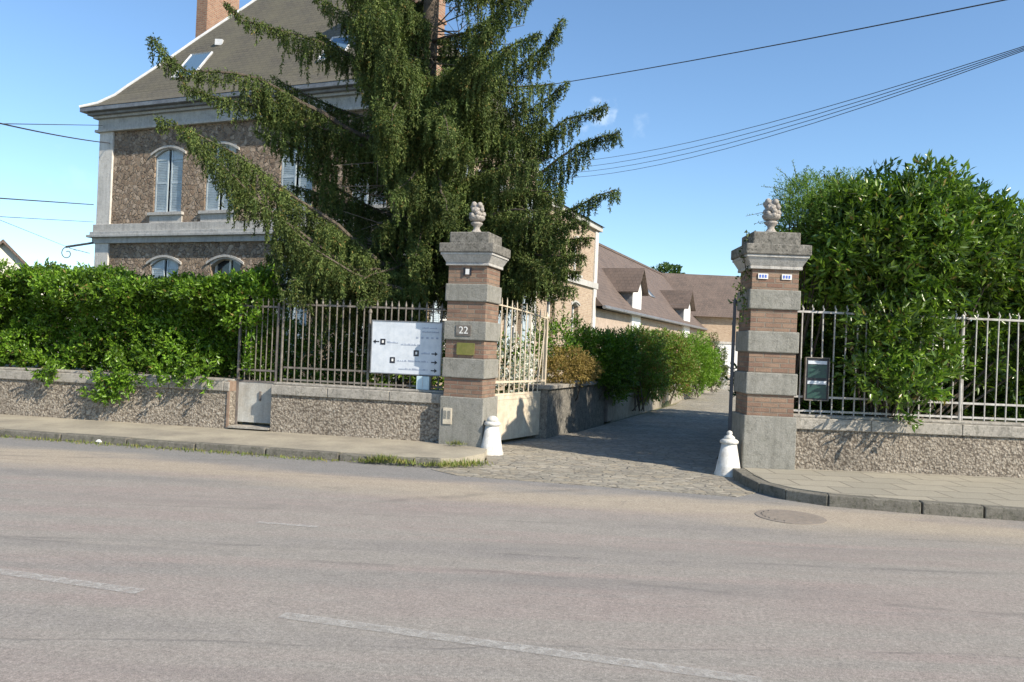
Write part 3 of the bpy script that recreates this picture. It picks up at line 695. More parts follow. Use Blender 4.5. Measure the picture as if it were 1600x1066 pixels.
ring(4.62, 4.86, .09, 'string_course', M['render']); ring(4.44, 4.52, .22, 'string_course', M['frieze']); ring(4.52, 4.62, .15, 'string_course', M['frieze']); ring(4.26, 4.44, .10, 'string_course', M['frieze'])
ring(7.76, 7.84, .14, 'string_course', M['render']); ring(7.84, 8.18, .07, 'frieze', M['frieze'])
ring(8.18, 8.26, .18, 'cornice', M['frieze']); ring(8.26, 8.34, .30, 'cornice', M['zinc']); ring(8.34, 8.47, .45, 'gutter', M['zinc'])
m = MB(); m.fb(FB, dpt + .25, wingL + .1, -.3, .10, 4.3, 4.55); m.build('string_course', M['render'], hs)
m = MB(); m.fb(FB, dpt, wingL + .25, -.4, .16, 6.9, 7.12); m.build('cornice', M['render'], hs)
# hipped flared roof
rings = [(0, 0), (.35, .2), (.69, .53), (.94, .88), (1.68, 1.84), (2.35, 2.76), (3.05, 3.68), (3.62, 4.44), (4.72, 5.9)]
e = .46; p0 = O - (cA + inA) * e; L1, L2 = LA_ + 2 * e, dpt + 2 * e
V = []; F = []
for ins, z in rings:
    ins2 = min(ins, L2 / 2 - .02)
    for (a, b) in ((ins2, ins2), (L1 - ins2, ins2), (L1 - ins2, L2 - ins2), (ins2, L2 - ins2)):
        q = p0 + cA * a + inA * b; V.append((q[0], q[1], 8.475 + z))
for i in range(len(rings) - 1):
    for k in range(4): F.append((i * 4 + k, i * 4 + (k + 1) % 4, i * 4 + 4 + (k + 1) % 4, i * 4 + 4 + k))
F.append(tuple(len(V) - 4 + k for k in range(4))); F.append((3, 2, 1, 0))
roof = raw_mesh('roof', V, F, M['slate'], hs)
for k in (0, 1):
    pts = [np.array(V[i * 4 + k]) + np.array([0, 0, .02]) for i in range(len(rings))]
    MB().tube(pts, .048, 8).build('hip_flashing', M['flash'], roof)
# wing roof (low)
m = MB(); q = lambda s, d, z: FB.p(s, d, z)
m.add([q(dpt, .25, 7.12), q(wingL + .3, .25, 7.12), q(wingL - 1.5, -4.5, 8.1), q(dpt, -4.5, 8.1), q(wingL + .3, -9, 7.12), q(dpt, -9, 7.12)], [(0, 1, 2, 3), (3, 2, 4, 5), (1, 4, 2)]); m.build('roof', M['slate'], hs)
# roof point helper on slope A: s along facade, ins inset
def roofA(s, ins, off=0):
    for (a, za), (b, zb) in zip(rings[:-1], rings[1:]):
        if a <= ins <= b: z = za + (zb - za) * (ins - a) / (b - a); break
    q = p0 + cA * s + inA * ins; return np.array([q[0], q[1], 8.475 + z + off])
def rooflight(s, i, w_, h_, name='rooflight'):
    m = MB(); a, b, c, d = roofA(s, i, .06), roofA(s + w_, i, .06), roofA(s + w_, i + h_, .06), roofA(s, i + h_, .06)
    g = MB().add([a, b, c, d], [(0, 1, 2, 3)]).build(name, M['bluglass'], roof)
    # frame
    m.tube([a, b, c, d, a], .035, 4); m.build('rooflight_frame', M['flash'], roof)
rooflight(2.75, 1.0, .85, .75); rooflight(8.2, 1.0, .8, .7)
m = MB(); a = roofA(3.55, 2.05, .03); m.box(a[0] - .1, a[0] + .14, a[1] - .05, a[1] + .15, a[2] - .05, a[2] + .14); m.build('roof_vent', M['flash'], roof)
# chimneys
def chimney(pos, lx, ly, zb, zt, nm='chimney'):
    m = MB(); m.hexa(quadbox(np.array(pos), cA, lx, inA, ly, zb, zt)); o = m.build(nm, M['chbrick'], roof)
    for dz in (zt - 3.2, zt - .25): MB().hexa(quadbox(np.array(pos) - (cA + inA) * .04, cA, lx + .08, inA, ly + .08, dz, dz + .1)).build('chimney_band', M['chbrick'], roof)
P1 = D(321, 40, 28.6)[:2]
chimney(P1 - cA * .45, .5, 1.6, 9.0, 14.8)
chimney(CB + FB.a * .35 - cA * .75, .75, .75, 8.3, 13.5)
# wall-mounted lantern arm at left corner
lb = thing('lamp_bracket', (*(O - cA * .1), 4.1), 'black iron bracket arm with a curled scroll on the manor house corner', 'bracket')
e0 = D(140, 379, 25.1); e1 = D(103, 386, 25.0)
MB().tube([e0 + np.array([.15, 0, 0]), e1], .035, 6).build('arm', M['cable'], lb)
cs = D(105, 396, 25.0); sp = [cs + np.array([math.cos(t) * r, 0, math.sin(t) * r]) for t, r in [(1.9 + k * .38, .20 - k * .0085) for k in range(18)]]
MB().tube([e1] + sp, .014, 5).build('scroll', M['cable'], lb)
MB().tube([e1 + np.array([.1, 0, -.03]), D(140, 396, 25.1)], .010, 5).build('stay', M['cable'], lb)

# ================================================================ OUTBUILDINGS
CC = np.array([3.72, 36.0]); FC = Fr(CC, 67.5)
ob = thing('stable_range', (*CC, 0), 'long low brown-tiled outbuilding with white wall dormers along the lane', 'building')
MB().fb(FC, -.0, 34, -.4, 0, -.3, 3.45).build('wall', plain('pinkish_render', (.44, .35, .28), (.33, .26, .20), 2, .9, .01, 12), ob)
V = [FC.p(-.2, .4, 3.55), FC.p(34.5, .4, 3.55), FC.p(34.5, -3.9, 8.1), FC.p(-.2, -3.9, 8.1), FC.p(34.5, -8.2, 3.55), FC.p(-.2, -8.2, 3.55)]
rf = raw_mesh('roof', V, [(0, 1, 2, 3), (3, 2, 4, 5), (0, 3, 5), (1, 4, 2)], M['tile'], ob)
MB().tube([FC.p(-.2, .45, 3.5), FC.p(34.5, .45, 3.5)], .09, 6).build('gutter', M['zinc'], ob)
MB().tube([FC.p(-.2, -3.9, 8.12), FC.p(34.5, -3.9, 8.12)], .12, 6).build('ridge', M['tile'], rf)
def dormer(s, w_):
    z0, zs, zp = 2.4, 4.95, 5.95
    g = MB(); g.fprism(FC, [(s - w_, z0), (s + w_, z0), (s + w_, zs), (s, zp), (s - w_, zs)], -.1, .12)
    for a in (-w_, w_ - .08): g.fb(FC, s + a, s + a + .08, -2.3, -.1, 3.6, zs)
    g = g.build('dormer', M['white'], ob)
    ck = MB(); ck.fb(FC, s - w_ - .03, s - w_, -2.0, .08, 3.7, zs); ck.build('dormer_cheek', M['zinc'], g)
    rfm = MB()
    for sg_ in (-1, 1):
        a = s + sg_ * (w_ + .3); lo = zs - .25
        rfm.add([FC.p(a, .45, lo), FC.p(s, .45, zp + .08), FC.p(s, -2.6, zp + .08), FC.p(a, -1.4, lo),
                 FC.p(a, .45, lo - .07), FC.p(s, .45, zp), FC.p(s, -2.6, zp), FC.p(a, -1.4, lo - .07)], [(0, 1, 2, 3), (4, 7, 6, 5), (0, 4, 5, 1), (0, 3, 7, 4)])
    rfm.build('dormer_roof', M['tile'], g)
    MB().fb(FC, s - w_ * .35, s + w_ * .35, .12, .13, 3.6, zs - .5).build('dormer_door', M['flash'], g)
dormer(7.3, .95); dormer(22.3, 1.2)
for s in (13.2, 15.6):
    sl_ = 1.058; pz = lambda d: 3.55 + (.4 - d) * sl_ + .06
    g = MB(); g.add([FC.p(s, -1.0, pz(-1.0)), FC.p(s + 1, -1.0, pz(-1.0)), FC.p(s + 1, -2.0, pz(-2.0)), FC.p(s, -2.0, pz(-2.0))], [(0, 1, 2, 3)]); g = g.build('rooflight', M['bluglass'], rf)
    MB().tube([FC.p(s, -1.0, pz(-1.0)), FC.p(s + 1, -1.0, pz(-1.0)), FC.p(s + 1, -2.0, pz(-2.0)), FC.p(s, -2.0, pz(-2.0)), FC.p(s, -1.0, pz(-1.0))], .06, 4).build('rooflight_frame', M['zinc'], rf)
# far barn facing the camera
fb_ = thing('end_barn', (17, 62, 0), 'big brown-roofed brick barn closing the far end of the lane', 'barn')
FD = Fr((9.0, 62.5), 2)
b0 = MB(); b0.fb(FD, 0, 16, -.4, 0, -.5, 4.6); b0.build('wall', M['sidewall'], fb_)
V = [FD.p(-.5, .5, 4.5), FD.p(17, .5, 4.5), FD.p(17, -5, 8.3), FD.p(1.0, -5, 8.3), FD.p(17, -10.5, 4.5), FD.p(-.5, -10.5, 4.5)]
raw_mesh('roof', V, [(0, 1, 2, 3), (3, 2, 4, 5), (0, 3, 5), (1, 4, 2)], M['tile'], fb_)
MB().fb(FD, 7.0, 9.0, 0, .05, 0, 2.4).build('door', M['white'], fb_)
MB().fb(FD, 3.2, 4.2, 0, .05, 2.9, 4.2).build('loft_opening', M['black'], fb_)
MB().fb(FD, 6.7, 9.3, 0, .12, 2.42, 2.6).build('lintel', M['render'], fb_)
# pump at the end of the lane
q = D(1131, 603, 36.5); qp = np.array([q[0], 36.5, 0.0])
pu = thing('water_pump', tuple(qp), 'pale metal hand pump with a round wheel at the far end of the lane', 'pump')
MB().tube([qp, qp + [0, 0, 2.0]], [.10, .07], 8).build('column', M['white'], pu)
m = MB(); m.tube([qp + [math.cos(a) * .33, -.12, .75 + math.sin(a) * .33] for a in np.linspace(0, 6.283, 20)], .04, 6)
for a in (0, 1.05, 2.1): m.tube([qp + [math.cos(a) * .33, -.12, .75 + math.sin(a) * .33], qp + [-math.cos(a) * .33, -.12, .75 - math.sin(a) * .33]], .02, 5)
m.build('wheel', M['zinc'], pu)
MB().box(qp[0] - .3, qp[0] + .1, 36.3, 36.7, 0, .4).build('trough', M['render'], pu)
MB().tube([qp + [0, 0, 1.8], qp + [-.25, -.1, 1.95], qp + [-.33, -.1, 1.75]], .04, 6).build('spout', M['white'], pu)
# neighbour's white gable far left
q0 = D(5, 380, 40); FG = Fr((q0[0] - 4.5 * math.cos(R_(31)), 40 - 4.5 * math.sin(R_(31))), 31)
nh = thing('neighbour_house', (q0[0], 40, 0), 'far white gabled house with brown roof beyond the left end of the hedge', 'house')
m = MB(); m.fprism(FG, [(1.5, -.1), (7.5, -.1), (7.5, 2.6), (4.5, 5.75), (1.5, 2.6)], -.4, 0); m.build('gable_wall', M['plaster'], nh)
m = MB()
for sg_ in (-1, 1):
    a = 4.5 + sg_ * 3.35
    m.add([FG.p(a, .3, 2.3), FG.p(4.5, .3, 5.85), FG.p(4.5, -9, 5.85), FG.p(a, -9, 2.3), FG.p(a, .3, 2.12), FG.p(4.5, .3, 5.67), FG.p(4.5, -9, 5.67), FG.p(a, -9, 2.12)], [(0, 1, 2, 3), (7, 6, 5, 4), (0, 4, 5, 1), (3, 2, 6, 7), (0, 3, 7, 4)])
m.build('roof', M['tile'], nh)
m = MB(); m.fb(FG, 1.5, 1.8, -9, -.4, 0, 2.6); m.fb(FG, 7.2, 7.5, -9, -.4, 0, 2.6); m.build('side_wall', M['plaster'], nh)

# lane-side low walls
LW = Fr((.62, 13.75), 68.5)
lw = thing('lane_wall', (2.5, 18, 0), 'low mossy stone wall edging the left side of the shaded lane', 'wall')
MB().fb(LW, .1, 4.0, -.35, 0, -.05, .86).build('masonry', M['capstone'], lw)
MB().fb(LW, .06, 4.04, -.40, .05, .86, .93).build('coping', M['coping'], lw, bevel=.01)
MB().fb(LW, 4.6, 25.5, -.3, 0, -.05, .50).build('masonry', plain('pale_rubble_wall', (.36, .32, .25), (.22, .19, .15), 4, .9, .02, 14, streak=.5), lw)
MB().fb(LW, 4.6, 25.5, -.33, .03, .50, .54).build('coping', M['dstone'], lw, bevel=.01)
bx = thing('utility_box', LW.p(4.3, -.1, 0), 'dark upright metal cabinet in shade between the two lane walls', 'cabinet')
MB().fb(LW, 4.06, 4.56, -.35, .06, 0, .90).build('body', M['dark_iron'], bx, bevel=.01); MB().fb(LW, 4.04, 4.58, -.37, .08, .90, .93).build('lid', M['dark_iron'], bx)

# ================================================================ FOLIAGE
def unit(a): return a / (np.linalg.norm(a, axis=-1, keepdims=True) + 1e-9)
def leaves(name, P, d, L, W, mat, parent, fold=.25, upbias=0.0):
    P = np.asarray(P, float); n = len(P); d = unit(np.asarray(d, float)); base = BASE[parent.name] if parent is not None else np.array([0, 0, 0.])
    r = rng.normal(size=(n, 3)); r[:, 2] += upbias * 2; s = unit(np.cross(d, r)); nn = np.cross(s, d)
    L = (np.ones(n) * L) * rng.uniform(.5, 1.3, n); W = (np.ones(n) * W) * rng.uniform(.8, 1.2, n)
    a = P; b = P + d * (L * .42)[:, None] + s * (W * .5)[:, None] + nn * (W * fold)[:, None]
    c = P + d * L[:, None] ; e_ = P + d * (L * .42)[:, None] - s * (W * .5)[:, None] + nn * (W * fold)[:, None]
    V = np.stack([a, b, c, e_], 1).reshape(-1, 3) - base
    idx = np.arange(n)[:, None] * 4 + np.array([[0, 1, 2, 0, 2, 3]]); idx = idx.reshape(-1)
    me = bpy.data.meshes.new(name); me.vertices.add(len(V)); me.vertices.foreach_set('co', V.astype(np.float32).ravel())
    me.loops.add(len(idx)); me.loops.foreach_set('vertex_index', idx.astype(np.int32))
    me.polygons.add(n * 2); me.polygons.foreach_set('loop_start', np.arange(0, n * 6, 3, dtype=np.int32))
    me.update(calc_edges=True); me.validate()
    return link_mesh(name, me, mat, parent, base)
def shoots(cent, dirs, nl, Ls, spread=.75, jitter=.25):
    """leaves set around short stems: returns leaf bases and directions"""
    n = len(cent); t = np.linspace(.1, 1, nl)[None, :, None]; Ls = (np.ones(n) * Ls)[:, None, None]
    P = cent[:, None, :] + dirs[:, None, :] * t * Ls
    rnd = unit(rng.normal(size=(n, nl, 3))); side = unit(rnd - dirs[:, None, :] * np.sum(rnd * dirs[:, None, :], -1, keepdims=True))
    dd = unit(side * spread + dirs[:, None, :] * (1 - spread * .6 + .4 * t) + rng.normal(size=(n, nl, 3)) * jitter)
    return P.reshape(-1, 3), dd.reshape(-1, 3)
def blob_shoots(blobs, dens, up=.5, inner=.45):
    C_, D_ = [], []
    for (c, r) in blobs:
        c = np.array(c, float); r = np.array(r if hasattr(r, '__len__') else (r, r, r), float)
        area = 4 * math.pi * ((r[0] * r[1]) ** 1.6 / 3 + (r[0] * r[2]) ** 1.6 / 3 + (r[1] * r[2]) ** 1.6 / 3) ** (1 / 1.6)
        n = max(4, int(area * dens)); u = unit(rng.normal(size=(n, 3))); k = 1 - inner * rng.random(n) ** 1.5
        k += .08 * np.sin(u[:, 0] * 7 + c[0] * 5) + .07 * np.sin(u[:, 2] * 9 + c[1] * 3) + rng.normal(size=n) * .03
        C_.append(c + u * r * k[:, None]); D_.append(unit(u / r * r.mean() + np.array([0, 0, up]) + rng.normal(size=(n, 3)) * .35))
    return np.concatenate(C_), np.concatenate(D_)
def stems(name, pts, r, mat, parent):
    m = MB()
    for a, b in pts:
        a = np.array(a, float); b = np.array(b, float); mid = (a + b) / 2 + rng.normal(size=3) * .05; m.tube([a, mid, b], [r, r * .8, r * .45], 5)
    return m.build(name, mat, parent)
def bush(name, blobs, dens, nl, Ls, LL, LW_, mat, label, cat, loc, up=.5, inner=.45, spread=.75, group=None, crown='foliage', clip=None):
    t = thing(name, loc, label, cat, group)
    c, d = blob_shoots(blobs, dens, up, inner)
    if clip is not None: k = clip(c); c, d = c[k], d[k]
    P, dd = shoots(c, d, nl, Ls, spread)
    leaves(crown, P, dd, LL, LW_, mat, t)
    b = [(np.array(loc) + np.array([rng.uniform(-.15, .15), rng.uniform(-.1, .1), 0]), np.array(q[0])) for q in blobs[:40]]
    stems('stems', b, .018, M['bark'], t); return t

# --- clipped hedge on the left wall
hb = thing('garden_hedge', WL.p(1.5, -.6, .1), 'long clipped bright green hedge overhanging the left boundary wall', 'hedge')
n = 5200
def hedge_top(s): return 2.42 + .07 * np.sin(s * 1.9) + .05 * np.sin(s * 4.7 + 1) + .04 * np.sin(s * 9.1)
s = rng.uniform(-3.0, 4.28, n); z = .90 + (hedge_top(s) - .90) * rng.random(n)
lump = .14 * np.sin(s * 2.3 + z * 2.1) + .12 * np.sin(s * 5.1 - z * 4.3 + 1) + .09 * np.sin(z * 8 + s * 3) + .07 * np.sin(s * 11 + 4 * np.sin(z * 5)); lowb = np.exp(-((z - 1.12) / .2) ** 2) * (.5 + .5 * np.sin(s * 2.6 + .6)) * .42; front = -.02 + lump * .8 - .42 / (1 + np.exp((z - 1.98) / .06)) + lowb + .22 * np.clip(np.sin(s * 3.3 + 1.2) * np.sin(z * 5.5 + s), 0, 1)
rnd_ = np.clip((z - 2.15) / .3, 0, 1) ** 2 * .3
dpt_ = front - rnd_ - rng.random(n) ** 1.6 * .35
dpt_ -= np.clip((.98 - z) / .2, 0, 1) * .12
A_ = np.array([WL.p(a, b, c) for a, b, c in zip(s, dpt_ - .05, z)])
dirF = np.array([WL.n[0], WL.n[1], .45]); DA = unit(dirF + rng.normal(size=(n, 3)) * .45)
n2 = 2600; s = rng.uniform(-3.0, 4.3, n2); dd2 = rng.uniform(-1.2, -.1, n2); z = hedge_top(s) + .05 * np.sin(dd2 * 6) - .06 + rng.normal(size=n2) * .05
B_ = np.array([WL.p(a, b, c) for a, b, c in zip(s, dd2, z)]); DB = unit(np.array([0, -.15, 1.0]) + rng.normal(size=(n2, 3)) * .4)
n3 = 420; z = rng.uniform(.85, 2.4, n3); d3 = rng.uniform(-1.2, 0, n3); C3 = np.array([WL.p(4.28 + .08 * math.sin(c * 4), b, c) for b, c in zip(d3, z)]); D3 = unit(np.array([.9, -.3, .3]) + rng.normal(size=(n3, 3)) * .4)
# trailing sprays in front of the wall
tr = [(.9, .86, .10, 40), (2.05, .80, .22, 70), (2.2, .70, .15, 50), (2.0, .55, .08, 30), (3.1, .95, .2, 40), (3.6, 1.0, .2, 40), (-.6, .85, .15, 30)]
T_ = np.concatenate([np.array([WL.p(a + rng.normal() * r, .06 + rng.random() * .05, zc + rng.normal() * r * .6) for _ in range(k)]) for a, zc, r, k in tr])
TD = unit(np.array([0, -.6, -.2]) + rng.normal(size=(len(T_), 3)) * .5)
keep = (lump > -.13) | (rng.random(n) < .35); A_ = A_[keep]; DA = DA[keep]
n4 = 9000; s = rng.uniform(-3.0, 4.25, n4); z = .88 + (hedge_top(s) - .95) * rng.random(n4); d4 = -.62 - rng.random(n4) * .4
A4 = np.array([WL.p(a, b, c) for a, b, c in zip(s, d4, z)]); D4 = unit(dirF + rng.normal(size=(n4, 3)) * .7)
A_ = np.concatenate([A_, A4]); DA = np.concatenate([DA, D4])
P, dd = shoots(np.concatenate([A_, B_, C3, T_]), np.concatenate([DA, DB, D3, TD]), 9, .13, .8)
leaves('foliage', P, dd, .075, .034, M['hedge'], hb)
stems('stems', [(WL.p(a, -.7, .1), WL.p(a + .1, -.6, 1.5)) for a in np.arange(-3, 4.2, .5)], .03, M['bark'], hb)
# far-left taller shrub
bush('shrub', [(D(-45, 450, 13.6), (.7, .5, .5)), (D(0, 446, 13.9), (.35, .4, .25))], 90, 9, .15, .08, .035, M['hedge'], 'dark leafy shrub rising above the far left end of the hedge', 'shrub', (-8.9, 14.0, .1))

# --- big laurel on the right
lau = []
def B(u, v, Y, r):
    if v < 420 and u > 1490: v += 14
    lau.append((D(u, v, Y), r))
for u, v, Y, r in [(1330, 365, 11.0, 0.5), (1385, 365, 10.8, 0.5), (1450, 330, 10.7, 0.36), (1440, 380, 10.6, 0.45), (1500, 362, 10.7, 0.42), (1565, 380, 10.8, 0.42), (1640, 400, 11.55, 0.55), (1540, 340, 10.9, 0.28), (1720, 420, 11.65, 0.7), (1820, 420, 11.75, 0.8), (1290, 400, 11.45, 0.4), (1310, 440, 11.25, 0.35), (1370, 430, 10.85, 0.45), (1440, 430, 11.0, 0.48), (1510, 430, 11.25, 0.42), (1580, 450, 11.4, 0.42), (1660, 460, 11.45, 0.6), (1340, 470, 11.55, 0.3), (1405, 490, 11.07, 0.3), (1450, 495, 11.2, 0.28), (1520, 495, 11.4, 0.35), (1600, 520, 11.5, 0.45), (1395, 545, 10.58, 0.24), (1372, 592, 10.5, 0.2), (1412, 608, 10.45, 0.25), (1448, 594, 10.5, 0.2), (1460, 545, 10.75, 0.24), (1400, 642, 10.52, 0.11), (1520, 570, 11.65, 0.3), (1590, 580, 11.65, 0.3), (1442, 288, 10.7, 0.17), (1450, 276, 10.7, 0.1), (1425, 310, 10.7, 0.14), (1475, 296, 10.7, 0.15), (1385, 322, 10.8, 0.16), (1360, 318, 10.9, 0.14), (1525, 312, 10.8, 0.13), (1580, 342, 10.9, 0.2), (1505, 325, 10.7, 0.15), (1330, 315, 10.9, 0.16)]: B(u, v, Y, r)
for q in [(1350, 520, 10.62, .16), (1385, 500, 10.55, .20), (1430, 515, 10.55, .22), (1470, 585, 10.58, .15), (1345, 575, 10.6, .13), (1320, 395, 10.7, .22), (1360, 380, 10.65, .25), (1300, 420, 10.75, .14), (1480, 470, 10.7, .16)]: B(*q)
bush('laurel', lau, 80, 10, .23, .125, .040, M['laurel'], 'huge glossy cherry laurel bulging over and through the right railing', 'laurel', (5.3, 11.4, .1), up=.55, inner=.55)
bb = []
for x, y, z, r in [(4.6, 12.95, 1.1, (.8, .5, 1.0)), (6.0, 13.05, 1.2, (.9, .5, 1.1)), (7.5, 13.15, 1.2, (.9, .5, 1.1)), (9, 13.15, 1.3, (.9, .6, 1.2)), (4.7, 13.25, 2.6, (.8, .6, 1.0)), (6.2, 13.25, 2.7, (.9, .6, 1.1)), (7.8, 13.25, 2.8, (1, .7, 1.2)), (9.2, 13.25, 2.8, (1, .7, 1.2)),
                   (5.35, 13.4, 1.8, (.85, .9, 1.8)), (5.95, 15, 1.8, (.9, 1, 1.8)), (6.7, 16.8, 2.0, (1, 1, 2.0)), (6.2, 14.2, 2.4, (1.1, 1.2, 2.3)), (7.0, 16.2, 2.5, (1.2, 1.3, 2.3)), (8.0, 18.2, 2.4, (1.2, 1.3, 2.2)), (8.0, 14.6, 2.4, (1.2, 1.3, 2.2)), (9.5, 16.5, 2.4, (1.3, 1.3, 2.4))]: bb.append(((x, y, z), r))
bush('background_shrubbery', bb, 75, 8, .24, .13, .05, M['laurel'], 'dark shaded shrubbery filling the garden behind the right railing', 'shrubbery', (6.5, 14, .1), inner=.3)
wb = []
for u, v, Y, r in [(1320, 325, 11.2, .2), (1345, 318, 11.2, .18), (1246, 325, 11.2, .24), (1268, 316, 11.2, .24), (1300, 318, 11.2, .24), (1240, 350, 11.3, .2), (1234, 300, 11.3, .10), (1262, 296, 11.3, .12), (1320, 300, 11.5, .2), (1290, 345, 11.2, .3), (1262, 345, 11.2, .25)]: wb.append((D(u, v, Y), r * 1.12))
ws = bush('feathery_shrub', wb, 260, 9, .16, .05, .013, M['fine'], 'light green feathery shrub spilling over the right pillar urn', 'shrub', (4.0, 11.5, .1), up=.7)
m = MB(); tw_c = []; tw_d = []
for (u0, v0, u1, v1) in [(1245, 280, 1238, 252), (1275, 280, 1290, 262), (1330, 300, 1352, 272), (1240, 290, 1213, 262), (1235, 300, 1192, 292), (1232, 310, 1182, 322), (1255, 285, 1262, 258), (1290, 290, 1318, 268), (1228, 330, 1165, 338), (1300, 290, 1345, 280), (1225, 340, 1180, 350)]:
    a = D(u0, v0, 11.3); b = D(u1, v1, 11.15); m.tube([a, (a + b) / 2 + np.array([0, 0, .03]), b], [.006, .004, .002], 4)
    for k in range(26): tw_c.append(a + (b - a) * k / 25); tw_d.append(unit(rng.normal(size=3) + np.array([0, 0, .3])))
m.build('wispy_twigs', M['bark'], ws); leaves('twig_leaves', tw_c, tw_d, .045, .014, M['fine'], ws)
# dry creeper on right pillar's left edge
cr = thing('creeper', (3.1, 10.9, 2.2), 'sparse dark creeper hanging down the left edge of the right pillar', 'creeper')
pts = [np.array(D(u, v, 10.62)) for u, v in [(1170, 375), (1162, 400), (1166, 425), (1158, 450), (1163, 475), (1160, 500)]]
MB().tube(pts, .006, 5).build('stem', M['bark'], cr)
C_ = np.concatenate([p_ + rng.normal(size=(22, 3)) * [.04, .03, .07] for p_ in pts]); leaves('foliage', C_, rng.normal(size=C_.shape) + [0, -.5, -.5], .055, .035, M['spruce'], cr)

# --- spruce
TR = np.array([-1.85, 14.75, .1])
sp = thing('spruce_tree', tuple(TR), 'tall dark weeping spruce with drooping branches in front of the manor house', 'tree')
lean = lambda z: TR + np.array([.012 * z, 0, z])
MB().tube([lean(z) for z in (-.1, .5, 2, 4, 6, 8, 10, 12, 14.5)], [.30, .24, .215, .19, .165, .14, .11, .07, .02], 12).build('trunk', M['bark'], sp, smooth=True)
limbs = []   # (polyline, side length, hang length, bare fraction)
def limb(px, Ys, side, hang, bare=.12, zroot=None):
    pts = [D(u, v, Y) for (u, v), Y in zip(px, np.linspace(Ys[0], Ys[1], len(px)))]
    if zroot is not None: pts.append(lean(zroot))
    limbs.append((pts[::-1], side, hang, bare))
limb([(238, 58), (252, 76), (290, 112), (345, 112), (410, 125), (470, 160), (540, 205)], (12.9, 14.3), .55, .55, .04, 4.9)
limb([(285, 132), (330, 150), (400, 165), (470, 195)], (13.2, 14.0), .4, .5, .04, 4.7)
limb([(395, 140), (440, 165), (500, 200), (560, 230)], (13.6, 14.4), .5, .8, .04, 4.6)
limb([(398, 205), (450, 225), (520, 250)], (13.8, 14.4), .4, .55, .04, 4.2)
limb([(425, 120), (480, 150), (540, 175)], (14.6, 14.8), .5, .7, .04, 5.3)
limb([(246, 185), (290, 200), (345, 228), (410, 268), (475, 318), (545, 368), (605, 420)], (12.3, 13.6), .85, .92, .03, 2.3)
limb([(300, 215), (350, 262), (400, 312), (450, 350), (510, 395), (570, 430)], (12.1, 13.2), .6, .75, .03, 2.0)
limb([(430, 330), (470, 375), (520, 410), (580, 440), (630, 455)], (11.95, 12.9), .45, .5, .05, 1.9)
limb([(352, 4), (378, 28), (430, 45), (490, 62), (560, 95)], (13.2, 14.4), .42, .42, .1, 6.5)
limb([(505, -60), (545, -10), (580, 60), (610, 110)], (12.9, 14.2), .55, .7, .1, 6.6)
limb([(880, 30), (866, 52), (845, 80), (790, 120), (730, 140)], (14.2, 14.7), .45, .6, .1, 6.4)
limb([(886, 128), (862, 150), (830, 170), (780, 190), (720, 200)], (14.0, 14.6), .45, .65, .1, 5.7)
limb([(947, 165), (915, 176), (880, 190), (855, 208), (830, 235), (790, 265)], (13.6, 14.5), .38, .6, .12, 4.0)
limb([(968, 206), (940, 214), (905, 225), (860, 262), (800, 300)], (13.3, 14.4), .5, .75, .1, 3.7)
limb([(967, 297), (935, 305), (895, 325), (850, 345), (790, 355)], (13.5, 14.4), .4, .6, .1, 3.2)
limb([(925, 372), (890, 375), (850, 380), (790, 390)], (13.5, 14.4), .45, .8, .1, 2.8)
limb([(918, 345), (880, 350), (830, 350), (780, 340)], (12.9, 14.2), .5, .85, .05, 3.4)
limb([(912, 398), (880, 400), (840, 400), (790, 395)], (12.9, 14.2), .55, .85, .05, 2.9)
limb([(895, 450), (860, 445), (820, 435), (770, 425)], (13.2, 14.4), .5, .6, .05, 2.5)
limb([(850, 420), (820, 400), (780, 380)], (12.9, 14.2), .55, .9, .05, 3.0)
limb([(815, 440), (800, 420), (760, 400)], (13.3, 14.4), .5, .7, .05, 2.7)
limb([(880, 300), (840, 300), (790, 300)], (13.0, 14.2), .5, .8, .05, 3.6)
limb([(905, 425), (870, 420), (830, 415), (770, 410)], (13.6, 14.5), .4, .65, .1, 2.5)
limb([(840, 250), (790, 260), (730, 280)], (12.6, 14.0), .5, .9, .1, 3.9)
limb([(860, 330), (800, 330), (740, 340)], (12.7, 14.0), .5, .9, .1, 3.3)
limb([(620, 300), (640, 280), (660, 250)], (12.4, 13.8), .5, .7, .1, 3.9)
limb([(700, 330), (690, 300), (680, 260)], (12.3, 13.8), .55, .8, .1, 4.0)
limb([(760, 380), (740, 350), (700, 320)], (12.6, 14.0), .5, .8, .1, 3.3)
limb([(610, 190), (620, 160), (640, 140)], (12.2, 13.8), .6, .75, .1, 5.2)
limb([(700, 210), (690, 170), (670, 150)], (12.2, 13.8), .55, .7, .1, 5.3)
limb([(440, 455), (490, 462), (560, 460), (620, 455)], (12.2, 13.8), .3, .35, .1, 2.2)
limb([(560, 470), (600, 462), (650, 440)], (12.0, 13.6), .4, .3, .1, 2.4)
limb([(415, 400), (470, 410), (540, 420), (600, 430)], (14.6, 14.7), .5, .8, .1, 2.6)
limb([(430, 350), (490, 360), (560, 380)], (15.4, 15.0), .5, .8, .1, 3.2)
limb([(455, 290), (520, 310), (580, 330)], (15.8, 15.2), .5, .8, .1, 3.9)
limb([(405, 445), (460, 445), (540, 450)], (13.2, 14.2), .35, .5, .04, 2.4)
limb([(400, 415), (450, 425), (520, 430), (580, 440)], (13.8, 14.5), .5, .7, .04, 2.5)
limb([(440, 385), (500, 400), (560, 415)], (14.2, 14.6), .5, .8, .04, 2.8)
limb([(660, 450), (640, 430), (620, 400)], (12.6, 14.0), .45, .7, .04, 2.9)
limb([(500, 445), (540, 440), (590, 430)], (13.0, 14.0), .5, .8, .04, 2.6)
limb([(455, 440), (500, 425), (560, 420), (620, 425)], (12.2, 13.6), .5, .75, .03, 2.7)
